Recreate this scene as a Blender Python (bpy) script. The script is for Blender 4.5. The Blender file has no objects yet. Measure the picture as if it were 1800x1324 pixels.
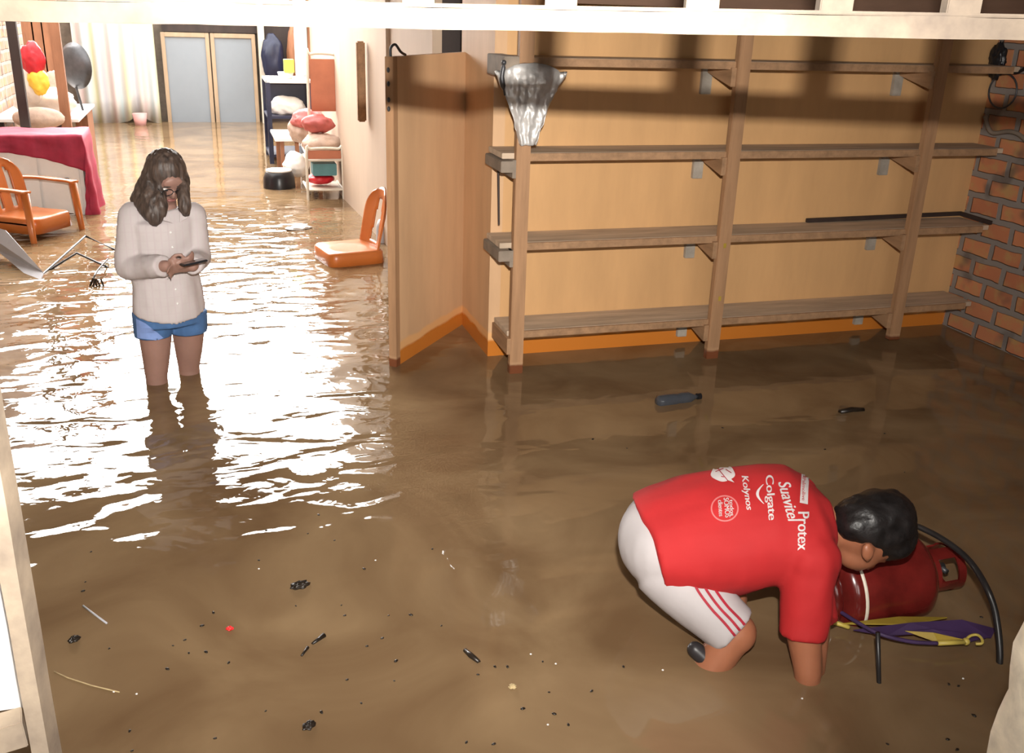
import bpy, bmesh, math, random
from mathutils import Vector, Matrix, noise, Quaternion
from mathutils.bvhtree import BVHTree
V = Vector
C = bpy.context.scene.collection
scn = bpy.context.scene
random.seed(7)
# ------------------------------------------------------------------ camera
P_, R_, Y_, F_ = 0.3619822, 0.03346565, 0.30311459, 1700.9
CAM = V((0, 0, 1.7))
fw = V((math.sin(Y_)*math.cos(P_), math.cos(Y_)*math.cos(P_), -math.sin(P_)))
rt = V((math.cos(Y_), -math.sin(Y_), 0)); up = rt.cross(fw)
AX = math.cos(R_)*rt+math.sin(R_)*up
AY = -math.sin(R_)*rt+math.cos(R_)*up
cd = bpy.data.cameras.new('camera'); cam = bpy.data.objects.new('camera', cd); C.objects.link(cam)
cd.sensor_width = 36; cd.lens = 36*F_/1800; cd.clip_start = 0.02; cd.clip_end = 200
m = Matrix(((AX.x, AY.x, -fw.x, 0), (AX.y, AY.y, -fw.y, 0), (AX.z, AY.z, -fw.z, 0), (0, 0, 0, 1)))
m.translation = CAM; cam.matrix_world = m; scn.camera = cam
# ------------------------------------------------------------------ sky
w = bpy.data.worlds.new('sky'); scn.world = w; w.use_nodes = True
nt = w.node_tree; nt.nodes.clear()
tc = nt.nodes.new('ShaderNodeTexCoord'); dp = nt.nodes.new('ShaderNodeVectorMath'); dp.operation = 'DOT_PRODUCT'
sd = V((0.03, 1, 0.46)).normalized(); dp.inputs[1].default_value = sd
nt.links.new(tc.outputs['Generated'], dp.inputs[0])
mr = nt.nodes.new('ShaderNodeMapRange'); mr.interpolation_type = 'SMOOTHSTEP'
for i, v in enumerate((0.72, 1.0, 6.0, 34.0)): mr.inputs[i+1].default_value = v
nt.links.new(dp.outputs['Value'], mr.inputs[0])
bg = nt.nodes.new('ShaderNodeBackground'); bg.inputs[0].default_value = (1, 0.97, 0.93, 1)
nt.links.new(mr.outputs[0], bg.inputs[1])
ow = nt.nodes.new('ShaderNodeOutputWorld'); nt.links.new(bg.outputs[0], ow.inputs[0])
# ------------------------------------------------------------------ camera flash (beside the lens, on the camera)
fl = bpy.data.lights.new('camera_flash', 'AREA'); fl.shape = 'RECTANGLE'; fl.size = 0.066; fl.size_y = 0.03
fl.energy = 92; fl.color = (1, 0.95, 0.88); fl.spread = math.radians(100)
fo = bpy.data.objects.new('camera_flash', fl); C.objects.link(fo)
fdir = (AX*-0.13+AY*0.19+fw).normalized()
fo.location = CAM+AX*0.052+AY*0.247
zz = -fdir; xx = AY.cross(zz).normalized(); yy = zz.cross(xx)
fm = Matrix(((xx.x, yy.x, zz.x, 0), (xx.y, yy.y, zz.y, 0), (xx.z, yy.z, zz.z, 0), (0, 0, 0, 1))); fm.translation = fo.location
fo.matrix_world = fm
scn.view_settings.view_transform = 'Standard'; scn.view_settings.look = 'None'
scn.view_settings.exposure = 0.0; scn.view_settings.gamma = 1.0; scn.view_settings.use_curve_mapping = False
# ------------------------------------------------------------------ measuring helpers: photo pixel -> point on a plane of the place
def ray(x, y): return AX*((x-900)/F_)-AY*((y-662)/F_)+fw
def at_z(x, y, z=0.0):
    d = ray(x, y); return CAM+d*((z-CAM.z)/d.z)
def at_y(x, y, Y):
    d = ray(x, y); return CAM+d*(Y/d.y)
def at_x(x, y, X):
    d = ray(x, y); return CAM+d*(X/d.x)
def at_d(x, y, D): return CAM+ray(x, y)*D
# ------------------------------------------------------------------ materials
def lin(c): return tuple(((v/255)/12.92 if v/255 <= .04045 else ((v/255+.055)/1.055)**2.4) for v in c)
def mat(name, col, rough=0.6, var=0.12, scale=6.0, stretch=(1, 1, 1), metal=0.0, col2=None, bump=0.0, bscale=None, spec=0.4, coat=0.0, alpha=None, sss=0.0):
    m = bpy.data.materials.new(name); m.use_nodes = True; t = m.node_tree; b = t.nodes['Principled BSDF']
    b.inputs['Roughness'].default_value = rough; b.inputs['Metallic'].default_value = metal
    b.inputs['Specular IOR Level'].default_value = spec; b.inputs['Coat Weight'].default_value = coat
    if sss: b.inputs['Subsurface Weight'].default_value = sss; b.inputs['Subsurface Radius'].default_value = (0.01, 0.004, 0.002)
    if alpha is not None: b.inputs['Alpha'].default_value = alpha
    tc = t.nodes.new('ShaderNodeTexCoord'); mp = t.nodes.new('ShaderNodeMapping'); mp.inputs['Scale'].default_value = stretch
    t.links.new(tc.outputs['Object'], mp.inputs[0])
    n = t.nodes.new('ShaderNodeTexNoise'); n.inputs['Scale'].default_value = scale; n.inputs['Detail'].default_value = 5; n.inputs['Roughness'].default_value = 0.6
    t.links.new(mp.outputs[0], n.inputs[0])
    r = t.nodes.new('ShaderNodeValToRGB'); r.color_ramp.elements[0].position = 0.3; r.color_ramp.elements[1].position = 0.7
    c2 = col2 or tuple(max(0, v*(1-var*2)) for v in col); c1 = tuple(min(1, v*(1+var)) for v in col)
    r.color_ramp.elements[0].color = (*c2, 1); r.color_ramp.elements[1].color = (*c1, 1)
    t.links.new(n.outputs[0], r.inputs[0]); t.links.new(r.outputs[0], b.inputs['Base Color'])
    if bump:
        bn = t.nodes.new('ShaderNodeBump'); bn.inputs['Distance'].default_value = bump; bn.inputs['Strength'].default_value = 0.7
        n2 = t.nodes.new('ShaderNodeTexNoise'); n2.inputs['Scale'].default_value = bscale or scale*3; n2.inputs['Detail'].default_value = 4
        t.links.new(mp.outputs[0], n2.inputs[0]); t.links.new(n2.outputs[0], bn.inputs['Height']); t.links.new(bn.outputs[0], b.inputs['Normal'])
    m['ramp'] = r.name
    return m
def mathn(t, op, a, b=None, c=None, clamp=False):
    n = t.nodes.new('ShaderNodeMath'); n.operation = op; n.use_clamp = clamp
    for i, v in enumerate((a, b, c)):
        if v is None: continue
        if isinstance(v, (int, float)): n.inputs[i].default_value = v
        else: t.links.new(v, n.inputs[i])
    return n.outputs[0]
def maprange(t, v, a, b, c, d, smooth=True):
    n = t.nodes.new('ShaderNodeMapRange'); n.interpolation_type = 'SMOOTHSTEP' if smooth else 'LINEAR'
    t.links.new(v, n.inputs[0])
    for i, k in enumerate((a, b, c, d)): n.inputs[i+1].default_value = k
    return n.outputs[0]
def mixc(t, f, a, b):
    n = t.nodes.new('ShaderNodeMix'); n.data_type = 'RGBA'
    if isinstance(f, (int, float)): n.inputs[0].default_value = f
    else: t.links.new(f, n.inputs[0])
    for i, v in ((6, a), (7, b)):
        if isinstance(v, tuple): n.inputs[i].default_value = (*v, 1) if len(v) == 3 else v
        else: t.links.new(v, n.inputs[i])
    return n.outputs[2]
def wetten(m, z0, wet, damp, hi=0.04):
    """a soaked band along the flood line: the board is stained below z0 (wet) and damp just above"""
    t = m.node_tree; b = t.nodes['Principled BSDF']; src = b.inputs['Base Color'].links[0].from_socket
    g = t.nodes.new('ShaderNodeNewGeometry'); s = t.nodes.new('ShaderNodeSeparateXYZ'); t.links.new(g.outputs['Position'], s.inputs[0])
    n = t.nodes.new('ShaderNodeTexNoise'); n.inputs['Scale'].default_value = 5; n.inputs['Detail'].default_value = 4; t.links.new(g.outputs['Position'], n.inputs[0])
    z = mathn(t, 'ADD', s.outputs[2], mathn(t, 'MULTIPLY', mathn(t, 'SUBTRACT', n.outputs[0], 0.5), 0.05))
    f1 = maprange(t, z, z0-0.008, z0+0.008, 1, 0); f2 = maprange(t, z, z0+hi, z0+hi+0.02, 1, 0)
    c = mixc(t, f2, src, damp); c = mixc(t, f1, c, wet); t.links.new(c, b.inputs['Base Color'])
    rr = maprange(t, z, z0-0.01, z0+0.01, 0.25, b.inputs['Roughness'].default_value); t.links.new(rr, b.inputs['Roughness'])
    return m
PLY = lambda n, c: wetten(mat(n, c, 0.6, 0.07, 2.2, (2.2, 2.2, 0.45), bump=0.0006, bscale=30), 0.082, (0.50, 0.165, 0.025), (0.66, 0.36, 0.15), 0.03)
M = {}
M['ply'] = PLY('plywood', (0.56, 0.325, 0.145))
M['ply_door'] = PLY('door_plywood', (0.56, 0.35, 0.195))
M['corr'] = mat('painted_board_wall', (0.52, 0.40, 0.30), 0.7, 0.08, 1.4, (1, 1, .3))
M['post'] = wetten(mat('planed_timber', (0.35, 0.195, 0.10), 0.65, 0.12, 9, (3, 3, .3), bump=0.0008), 0.05, (0.15, 0.05, 0.022), (0.40, 0.24, 0.13), 0.0)
M['shelf'] = mat('dusty_board', (0.50, 0.385, 0.28), 0.75, 0.14, 5, (.6, 4, 3), bump=0.0008)
M['bearer'] = mat('bearer_wood', (0.33, 0.19, 0.10), 0.7, 0.15, 9, (3, .6, 3))
M['greywood'] = mat('grey_weathered_wood', (0.22, 0.175, 0.135), 0.8, 0.15, 9)
M['cleat'] = mat('grey_cleat', (0.34, 0.30, 0.25), 0.75, 0.15, 12)
M['rail'] = mat('weathered_rail_wood', (0.30, 0.24, 0.175), 0.85, 0.14, 7, (1, 1, 1), col2=(0.17, 0.135, 0.108), bump=0.002, bscale=25)
M['oldpost'] = mat('weathered_post_wood', (0.48, 0.385, 0.285), 0.85, 0.14, 7, (1, 1, 1), col2=(0.27, 0.215, 0.17), bump=0.002, bscale=25)
M['headbeam'] = mat('brown_beam', (0.15, 0.085, 0.055), 0.75, 0.12, 6, (.5, 2, 2))
M['plaster'] = mat('rough_plaster', (0.85, 0.76, 0.60), 0.95, 0.15, 14, bump=0.006, bscale=22)
M['white_board'] = mat('white_painted_board', (0.86, 0.86, 0.86), 0.6, 0.02)
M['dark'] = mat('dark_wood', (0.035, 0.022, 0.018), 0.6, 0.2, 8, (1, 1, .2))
M['brownwood'] = mat('red_brown_timber', (0.30, 0.13, 0.065), 0.65, 0.15, 8, (2, 2, .3))
M['ceil'] = mat('ceiling_board', (0.10, 0.07, 0.05), 0.85, 0.2, 3)
M['concrete'] = mat('concrete', (0.22, 0.2, 0.17), 0.9, 0.15, 3)
M['orange'] = mat('orange_plastic', (0.48, 0.135, 0.028), 0.32, 0.05, 3, coat=0.2)
M['black'] = mat('black_plastic', (0.012, 0.012, 0.014), 0.3, 0.1, 5)
M['white'] = mat('white_enamel', (0.75, 0.74, 0.72), 0.4, 0.04, 5)
M['cream'] = mat('cream_metal', (0.66, 0.60, 0.50), 0.4, 0.08, 9)
M['rust'] = mat('terracotta_panel', (0.42, 0.14, 0.07), 0.55, 0.08, 5)
M['navy'] = mat('navy_plastic', (0.018, 0.022, 0.05), 0.35, 0.15, 6)
M['glassgrey'] = mat('frosted_pane', (0.235, 0.265, 0.295), 0.3, 0.03, 2)
M['doorframe'] = mat('pale_door_wood', (0.40, 0.29, 0.19), 0.6, 0.08, 6, (2, 2, .4))
M['crimson'] = mat('crimson_cloth', (0.33, 0.022, 0.055), 0.75, 0.15, 7, bump=0.003, bscale=12)
M['foil'] = mat('silver_foil', (0.60, 0.58, 0.56), 0.42, 0.12, 9, metal=0.35, bump=0.008, bscale=18)
M['redshirt'] = mat('red_jersey', (0.385, 0.0125, 0.0145), 0.8, 0.05, 5, bump=0.005, bscale=9)
M['print'] = mat('white_print', (0.55, 0.50, 0.50), 0.6, 0.02, 5)
M['printpink'] = mat('pale_red_print', (0.5, 0.14, 0.14), 0.6, 0.02, 5)
M['whiteshort'] = mat('white_jersey', (0.40, 0.37, 0.375), 0.8, 0.03, 5, bump=0.005, bscale=8)
M['stripe'] = mat('crimson_stripe', (0.30, 0.010, 0.025), 0.7, 0.1, 30)
M['skin'] = mat('tan_skin', (0.30, 0.115, 0.060), 0.42, 0.07, 9, sss=0.15)
M['skin2'] = mat('light_skin', (0.29, 0.165, 0.13), 0.5, 0.06, 9, sss=0.15)
M['hair'] = mat('black_hair', (0.012, 0.010, 0.010), 0.42, 0.3, 30, (1, 1, 1), bump=0.004, bscale=45)
M['hair2'] = mat('dark_brown_hair', (0.085, 0.058, 0.045), 0.5, 0.3, 18, (4, 4, .5), col2=(0.022, 0.016, 0.014), bump=0.004, bscale=22)
M['gas'] = mat('dark_red_paint', (0.13, 0.012, 0.010), 0.22, 0.25, 7, coat=0.4)
M['purple'] = mat('purple_cloth', (0.050, 0.024, 0.082), 0.6, 0.15, 8)
M['yellow'] = mat('yellow_cloth', (0.34, 0.235, 0.03), 0.55, 0.12, 8)
M['yellowplastic'] = mat('yellow_plastic', (0.48, 0.37, 0.08), 0.4, 0.08, 8)
M['rubber'] = mat('black_rubber', (0.02, 0.018, 0.018), 0.35, 0.2, 8)
M['darkgrey'] = mat('dark_grey_metal', (0.07, 0.07, 0.075), 0.4, 0.2, 8, metal=0.4)
M['debris'] = mat('black_debris', (0.02, 0.014, 0.010), 0.35, 0.3, 40)
M['straw'] = mat('dry_straw', (0.5, 0.38, 0.2), 0.7, 0.15, 30)
M['pinkbag'] = mat('pink_red_bag', (0.55, 0.14, 0.13), 0.5, 0.15, 8, bump=0.004)
M['redbag'] = mat('red_bag', (0.55, 0.02, 0.03), 0.45, 0.15, 8, bump=0.004)
M['yellowbag'] = mat('yellow_bag', (0.85, 0.55, 0.06), 0.45, 0.1, 8, bump=0.004)
M['whitebag'] = mat('white_bag', (0.78, 0.74, 0.68), 0.55, 0.08, 8, bump=0.004)
M['beigebag'] = mat('beige_sack', (0.50, 0.36, 0.28), 0.7, 0.15, 8, bump=0.006)
M['greenbox'] = mat('lime_carton', (0.45, 0.55, 0.08), 0.5, 0.05, 8)
M['blue'] = mat('denim_blue', (0.055, 0.13, 0.29), 0.8, 0.12, 14, bump=0.002)
M['blue2'] = mat('light_denim', (0.20, 0.30, 0.60), 0.8, 0.06, 14)
M['sole'] = mat('dark_sandal', (0.025, 0.022, 0.024), 0.4, 0.2, 8)
M['grey'] = mat('pale_grey_sheet', (0.42, 0.42, 0.45), 0.4, 0.08, 4)
M['lens'] = mat('dark_lens', (0.08, 0.06, 0.06), 0.15, 0.05, 4)
M['pink'] = mat('pink_plastic', (0.65, 0.35, 0.33), 0.4, 0.05, 4)
M['redplastic'] = mat('red_plastic', (0.75, 0.03, 0.03), 0.35, 0.05, 4)
M['eyewhite'] = mat('eye_white', (0.7, 0.66, 0.62), 0.3, 0.02, 4)
M['lips'] = mat('lips', (0.22, 0.085, 0.075), 0.4, 0.05, 9)
def fabric_check():
    m = mat('white_checked_cotton', (0.48, 0.43, 0.425), 0.85, 0.03, 4, bump=0.006, bscale=7); t = m.node_tree; b = t.nodes['Principled BSDF']
    src = b.inputs['Base Color'].links[0].from_socket
    tc = t.nodes.new('ShaderNodeTexCoord'); s = t.nodes.new('ShaderNodeSeparateXYZ'); t.links.new(tc.outputs['Object'], s.inputs[0])
    a = mathn(t, 'GREATER_THAN', mathn(t, 'SINE', mathn(t, 'MULTIPLY', s.outputs[0], 210)), 0.75)
    c = mathn(t, 'GREATER_THAN', mathn(t, 'SINE', mathn(t, 'MULTIPLY', s.outputs[2], 170)), 0.82)
    f = mathn(t, 'MULTIPLY', mathn(t, 'MAXIMUM', a, mathn(t, 'MULTIPLY', c, .5)), 0.6)
    t.links.new(mixc(t, f, src, (0.46, 0.39, 0.40)), b.inputs['Base Color']); return m
M['check'] = fabric_check()
def stripes():
    m = mat('pastel_striped_cloth', (0.62, 0.61, 0.58), 0.85, 0.02, 4); t = m.node_tree; b = t.nodes['Principled BSDF']
    tc = t.nodes.new('ShaderNodeTexCoord'); s = t.nodes.new('ShaderNodeSeparateXYZ'); t.links.new(tc.outputs['Object'], s.inputs[0])
    r = t.nodes.new('ShaderNodeValToRGB'); cr = r.color_ramp; cr.interpolation = 'LINEAR'
    cols = [(0, (.62, .60, .56)), (.12, (.62, .50, .48)), (.22, (.62, .61, .58)), (.36, (.50, .60, .62)), (.46, (.62, .61, .58)), (.60, (.60, .60, .38)), (.70, (.62, .61, .58)), (.86, (.50, .50, .53)), (1, (.62, .60, .56))]
    while len(cr.elements) < len(cols): cr.elements.new(0.5)
    for e, (p, c) in zip(cr.elements, cols): e.position = p; e.color = (*c, 1)
    t.links.new(mathn(t, 'FRACT', mathn(t, 'MULTIPLY', s.outputs[0], 2.4)), r.inputs[0]); t.links.new(r.outputs[0], b.inputs['Base Color']); return m
M['stripes'] = stripes()
def brick(name, c1, c2, mortar, axis, sc=1.0):
    m = bpy.data.materials.new(name); m.use_nodes = True; t = m.node_tree; b = t.nodes['Principled BSDF']; b.inputs['Roughness'].default_value = 0.85
    tc = t.nodes.new('ShaderNodeTexCoord'); s = t.nodes.new('ShaderNodeSeparateXYZ'); t.links.new(tc.outputs['Object'], s.inputs[0])
    cb = t.nodes.new('ShaderNodeCombineXYZ'); t.links.new(s.outputs[axis], cb.inputs[0]); t.links.new(s.outputs[2], cb.inputs[1])
    ns = t.nodes.new('ShaderNodeTexNoise'); ns.inputs['Scale'].default_value = 9; t.links.new(tc.outputs['Object'], ns.inputs[0])
    va = t.nodes.new('ShaderNodeVectorMath'); va.operation = 'MULTIPLY_ADD'; t.links.new(ns.outputs['Color'], va.inputs[0]); va.inputs[1].default_value = (.02, .02, 0); t.links.new(cb.outputs[0], va.inputs[2])
    br = t.nodes.new('ShaderNodeTexBrick'); t.links.new(va.outputs[0], br.inputs[0])
    br.inputs['Scale'].default_value = 1.0; br.inputs['Brick Width'].default_value = 0.235*sc; br.inputs['Row Height'].default_value = 0.115*sc
    br.inputs['Mortar Size'].default_value = 0.020*sc; br.inputs['Mortar Smooth'].default_value = 0.3; br.inputs['Bias'].default_value = 0.0
    br.inputs['Color1'].default_value = (*c1, 1); br.inputs['Color2'].default_value = (*c2, 1); br.inputs['Mortar'].default_value = (*mortar, 1)
    n2 = t.nodes.new('ShaderNodeTexNoise'); n2.inputs['Scale'].default_value = 11; n2.inputs['Detail'].default_value = 4; t.links.new(tc.outputs['Object'], n2.inputs[0])
    f = maprange(t, n2.outputs[0], 0.45, 0.7, 0, 0.75); f2 = mathn(t, 'MULTIPLY', f, mathn(t, 'SUBTRACT', 1.0, br.outputs['Fac']))
    c = mixc(t, f2, br.outputs['Color'], (0.42, 0.27, 0.10)); n3 = t.nodes.new('ShaderNodeTexNoise'); n3.inputs['Scale'].default_value = 5; t.links.new(tc.outputs['Object'], n3.inputs[0])
    c = mixc(t, maprange(t, n3.outputs[0], 0.56, 0.7, 0, 0.7), c, (0.10, 0.075, 0.06)); t.links.new(c, b.inputs['Base Color'])
    bn = t.nodes.new('ShaderNodeBump'); bn.inputs['Distance'].default_value = 0.012; bn.invert = True; t.links.new(br.outputs['Fac'], bn.inputs['Height']); t.links.new(bn.outputs[0], b.inputs['Normal'])
    return m
M['brick'] = brick('red_brick', (0.52, 0.20, 0.09), (0.40, 0.14, 0.065), (0.22, 0.19, 0.17), 1)
M['brick2'] = brick('pale_brick', (0.50, 0.30, 0.22), (0.42, 0.26, 0.2), (0.40, 0.36, 0.32), 1)
def water():
    m = bpy.data.materials.new('muddy_water'); m.use_nodes = True; t = m.node_tree; b = t.nodes['Principled BSDF']
    b.inputs['Roughness'].default_value = 0.03; b.inputs['IOR'].default_value = 1.33
    g = t.nodes.new('ShaderNodeNewGeometry'); s = t.nodes.new('ShaderNodeSeparateXYZ'); t.links.new(g.outputs['Position'], s.inputs[0])
    def nz(scale, det, dist=0, st=(1, 1, 1)):
        mp = t.nodes.new('ShaderNodeMapping'); mp.inputs['Scale'].default_value = st; t.links.new(g.outputs['Position'], mp.inputs[0])
        n = t.nodes.new('ShaderNodeTexNoise'); n.inputs['Scale'].default_value = scale; n.inputs['Detail'].default_value = det; n.inputs['Distortion'].default_value = dist
        t.links.new(mp.outputs[0], n.inputs[0]); return n.outputs[0]
    silt = nz(1.7, 6, 1.2)
    r = t.nodes.new('ShaderNodeValToRGB'); r.color_ramp.elements[0].position = 0.3; r.color_ramp.elements[1].position = 0.72
    r.color_ramp.elements[0].color = (0.135, 0.080, 0.040, 1); r.color_ramp.elements[1].color = (0.245, 0.163, 0.088, 1)
    t.links.new(silt, r.inputs[0]); t.links.new(r.outputs[0], b.inputs['Base Color'])
    # ripples: strong where the woman has been wading, nearly still in the foreground
    my = maprange(t, s.outputs[1], 2.1, 3.8, 0, 1); my2 = maprange(t, s.outputs[1], 7.5, 10.5, 1.1, 0.25)
    mx = maprange(t, s.outputs[0], 0.6, 1.5, 1, 0.12)
    amp = mathn(t, 'ADD', mathn(t, 'MULTIPLY', mathn(t, 'MULTIPLY', my, my2), mx), 0.035)
    h = mathn(t, 'ADD', mathn(t, 'MULTIPLY', nz(4.6, 1.5, 0.5, (0.8, 1.35, 1)), 0.0155), mathn(t, 'MULTIPLY', nz(13, 2, 0.4), 0.0016))
    h = mathn(t, 'MULTIPLY', h, amp)
    bn = t.nodes.new('ShaderNodeBump'); bn.inputs['Distance'].default_value = 1.0; bn.inputs['Strength'].default_value = 1.0
    t.links.new(h, bn.inputs['Height']); t.links.new(bn.outputs[0], b.inputs['Normal'])
    return m
M['water'] = water()
# ------------------------------------------------------------------ mesh helpers
def frame(d):
    d = V(d).normalized(); a = V((0, 0, 1)) if abs(d.z) < 0.95 else V((1, 0, 0))
    u = a.cross(d).normalized(); return u, d.cross(u)
def box(bm, lo, hi, bev=0.0, mtx=None):
    r = bmesh.ops.create_cube(bm, size=1); vs = r['verts']
    lo, hi = V(lo), V(hi); c = (lo+hi)/2; s = hi-lo
    for v in vs: v.co = V((v.co.x*s.x, v.co.y*s.y, v.co.z*s.z))+c
    if bev:
        es = list({e for v in vs for e in v.link_edges})
        rr = bmesh.ops.bevel(bm, geom=es, offset=bev, segments=2, affect='EDGES'); vs = rr['verts']
    if mtx:
        for v in vs: v.co = mtx @ v.co
    return vs
def beam(bm, a, b, w, h, upv=(0, 0, 1), bev=0.0):
    """box from a to b, w wide across, h along upv"""
    a, b = V(a), V(b); d = (b-a); L = d.length; d.normalize(); x = d.cross(V(upv)).normalized(); z = x.cross(d)
    mt = Matrix(((x.x, d.x, z.x, 0), (x.y, d.y, z.y, 0), (x.z, d.z, z.z, 0), (0, 0, 0, 1))); mt.translation = (a+b)/2
    return box(bm, (-w/2, -L/2, -h/2), (w/2, L/2, h/2), bev, mt)
def loft(bm, rings, cap=True, n=20, closed=True):
    """rings: (centre, u, v) with u, v half-axis vectors, optional fn(angle)->Vector"""
    rows = []
    for rg in rings:
        c, u, v = V(rg[0]), V(rg[1]), V(rg[2]); row = []
        for i in range(n):
            a = 2*math.pi*i/n; p = c+u*math.cos(a)+v*math.sin(a)
            if len(rg) > 3 and rg[3]: p = p+V(rg[3](a))
            row.append(bm.verts.new(p))
        rows.append(row)
    for a, b in zip(rows, rows[1:]):
        for i in range(n):
            j = (i+1) % n; bm.faces.new((a[i], a[j], b[j], b[i]))
    if cap:
        bm.faces.new(rows[0][::-1]); bm.faces.new(rows[-1])
    return rows
def tube(bm, pts, r, n=12, cap=True, flat=None):
    """round tube through pts with one radius or one per point"""
    pts = [V(p) for p in pts]; rs = r if isinstance(r, (list, tuple)) else [r]*len(pts); rings = []
    u = None
    for i, p in enumerate(pts):
        d = (pts[min(i+1, len(pts)-1)]-pts[max(i-1, 0)]).normalized()
        if u is None: u, _ = frame(d)
        u = (u-d*u.dot(d)).normalized(); v = d.cross(u)
        rings.append((p, u*rs[i], v*rs[i]))
    return loft(bm, rings, cap, n)
def smoothpath(pts, k=6):
    pts = [V(p) for p in pts]; out = []
    for i in range(len(pts)-1):
        p0, p1, p2, p3 = pts[max(i-1, 0)], pts[i], pts[i+1], pts[min(i+2, len(pts)-1)]
        for j in range(k):
            t = j/k; out.append(0.5*((2*p1)+(p2-p0)*t+(2*p0-5*p1+4*p2-p3)*t*t+(3*p1-p0-3*p2+p3)*t**3))
    out.append(pts[-1]); return out
def ell(bm, c, axes, seg=20, rg=14):
    """ellipsoid with three half-axis vectors"""
    r = bmesh.ops.create_uvsphere(bm, u_segments=seg, v_segments=rg, radius=1)
    a, b, d = [V(x) for x in axes]
    for v in r['verts']: v.co = V(c)+a*v.co.x+b*v.co.y+d*v.co.z
    return r['verts']
def ball(bm, c, r, **k): return ell(bm, c, ((r if isinstance(r, (int, float)) else r[0], 0, 0), (0, r if isinstance(r, (int, float)) else r[1], 0), (0, 0, r if isinstance(r, (int, float)) else r[2])), **k)
def limb(bm, pts, rs, n=16):
    tube(bm, pts, rs, n)
    for p, r in zip(pts, rs): ball(bm, p, r*0.995, seg=16, rg=10)
def lathe(bm, c, ax, prof, n=32):
    u, v = frame(ax); ax = V(ax).normalized()
    loft(bm, [(V(c)+ax*h, u*max(r, 1e-4), v*max(r, 1e-4)) for r, h in prof], True, n)
def lumpy(bm, c, r, amp=0.15, seed=0, fr=1.6, sub=4):
    rr = bmesh.ops.create_icosphere(bm, subdivisions=sub, radius=1)
    for v in rr['verts']:
        p = v.co.copy(); k = 1+amp*noise.fractal(p*fr+V((seed*7.3, seed, 1)), 1.0, 2.0, 3)
        v.co = V(c)+V((p.x*r[0]*k, p.y*r[1]*k, p.z*r[2]*k))
def wloc(p): 
    l = V((0, 0, 0))
    while p is not None: l = l+p.location; p = p.parent
    return l
def mesh_from(bm, name, smooth=False):
    bmesh.ops.recalc_face_normals(bm, faces=bm.faces)
    me = bpy.data.meshes.new(name); bm.to_mesh(me); bm.free()
    if smooth: me.polygons.foreach_set('use_smooth', [True]*len(me.polygons))
    return me
def obj(name, bm, m, parent=None, smooth=False, label=None, solid=0, origin=None, autos=None):
    me = mesh_from(bm, name, smooth) if isinstance(bm, bmesh.types.BMesh) else bm
    off = wloc(parent) if parent else V(origin) if origin is not None else V((0, 0, 0))
    if off.length: me.transform(Matrix.Translation(-off))
    o = bpy.data.objects.new(name, me); C.objects.link(o); me.materials.append(M[m] if isinstance(m, str) else m)
    if parent: o.parent = parent
    elif origin is not None: o.location = off
    if label: o['label'] = label
    if solid:
        s = o.modifiers.new('thickness', 'SOLIDIFY'); s.thickness = solid; s.offset = 0
    if autos:
        try: me.shade_auto_smooth if False else me.set_sharp_from_angle(angle=autos)
        except Exception: pass
        me.polygons.foreach_set('use_smooth', [True]*len(me.polygons)); me.set_sharp_from_angle(angle=autos)
    return o
def tag(o, label, cat, group=None, kind=None):
    o['label'] = label; o['category'] = cat
    if group: o['group'] = group
    if kind: o['kind'] = kind
    return o
def thing(name, label, cat, loc=(0, 0, 0), group=None):
    o = bpy.data.objects.new(name, None); C.objects.link(o); o.location = loc; o.empty_display_size = 0.1
    return tag(o, label, cat, group)
def struct(name, bm, m, label=None, **k):
    o = obj(name, bm, m, **k); o['kind'] = 'structure'; o['category'] = name.split('_')[0]
    o['label'] = label or name.replace('_', ' '); return o
def blob(bm, voxel=0.01, smooth=6, it_f=0.5):
    """fuse overlapping solids into one continuous skin"""
    bmesh.ops.recalc_face_normals(bm, faces=bm.faces)
    me = bpy.data.meshes.new('tmp'); bm.to_mesh(me); bm.free(); o = bpy.data.objects.new('tmp', me); C.objects.link(o)
    r = o.modifiers.new('r', 'REMESH'); r.mode = 'VOXEL'; r.voxel_size = voxel
    s = o.modifiers.new('s', 'SMOOTH'); s.factor = it_f; s.iterations = smooth
    dg = bpy.context.evaluated_depsgraph_get(); ev = o.evaluated_get(dg)
    out = bpy.data.meshes.new_from_object(ev); bpy.data.objects.remove(o); bpy.data.meshes.remove(me)
    out.polygons.foreach_set('use_smooth', [True]*len(out.polygons)); return out
NB = bmesh.new
FLOOR = -0.45
CEIL = 2.35
# ================================================================== SETTING
b = NB(); box(b, (-4, -2, FLOOR-0.1), (6, 17, FLOOR)); struct('floor', b, 'concrete', 'concrete floor under the brown flood water')
b = NB()
b.faces.new([b.verts.new((x, y, 0)) for x, y in ((-2.3, -1.6), (4.16, -1.6), (4.16, 4.6), (1.30, 4.6), (1.31, 5.24), (1.30, 5.97), (1.14, 9.1), (1.18, 12.4), (3.1, 12.4), (3.1, 15.6), (-1.98, 15.6), (-1.98, 7.9), (-2.3, 7.9))])
bmesh.ops.triangulate(b, faces=b.faces)
wt = obj('flood_water', b, 'water'); tag(wt, 'brown muddy flood water covering the whole floor', 'water', kind='stuff')
b = NB(); box(b, (1.36, 4.60, FLOOR), (4.25, 4.66, CEIL)); box(b, (2.588, 4.596, FLOOR), (2.594, 4.601, CEIL)); struct('wall_back', b, 'ply', 'tan plywood wall behind the wooden shelves')
b = NB(); box(b, (1.30, 4.598, FLOOR), (1.36, 5.24, CEIL)); struct('wall_return', b, 'ply_door', 'narrow plywood wall panel between open door and shelves')
b = NB(); box(b, (4.16, -1.6, FLOOR), (4.36, 4.60, CEIL)); struct('wall_right', b, 'brick', 'bare red brick wall at the right')
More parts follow.
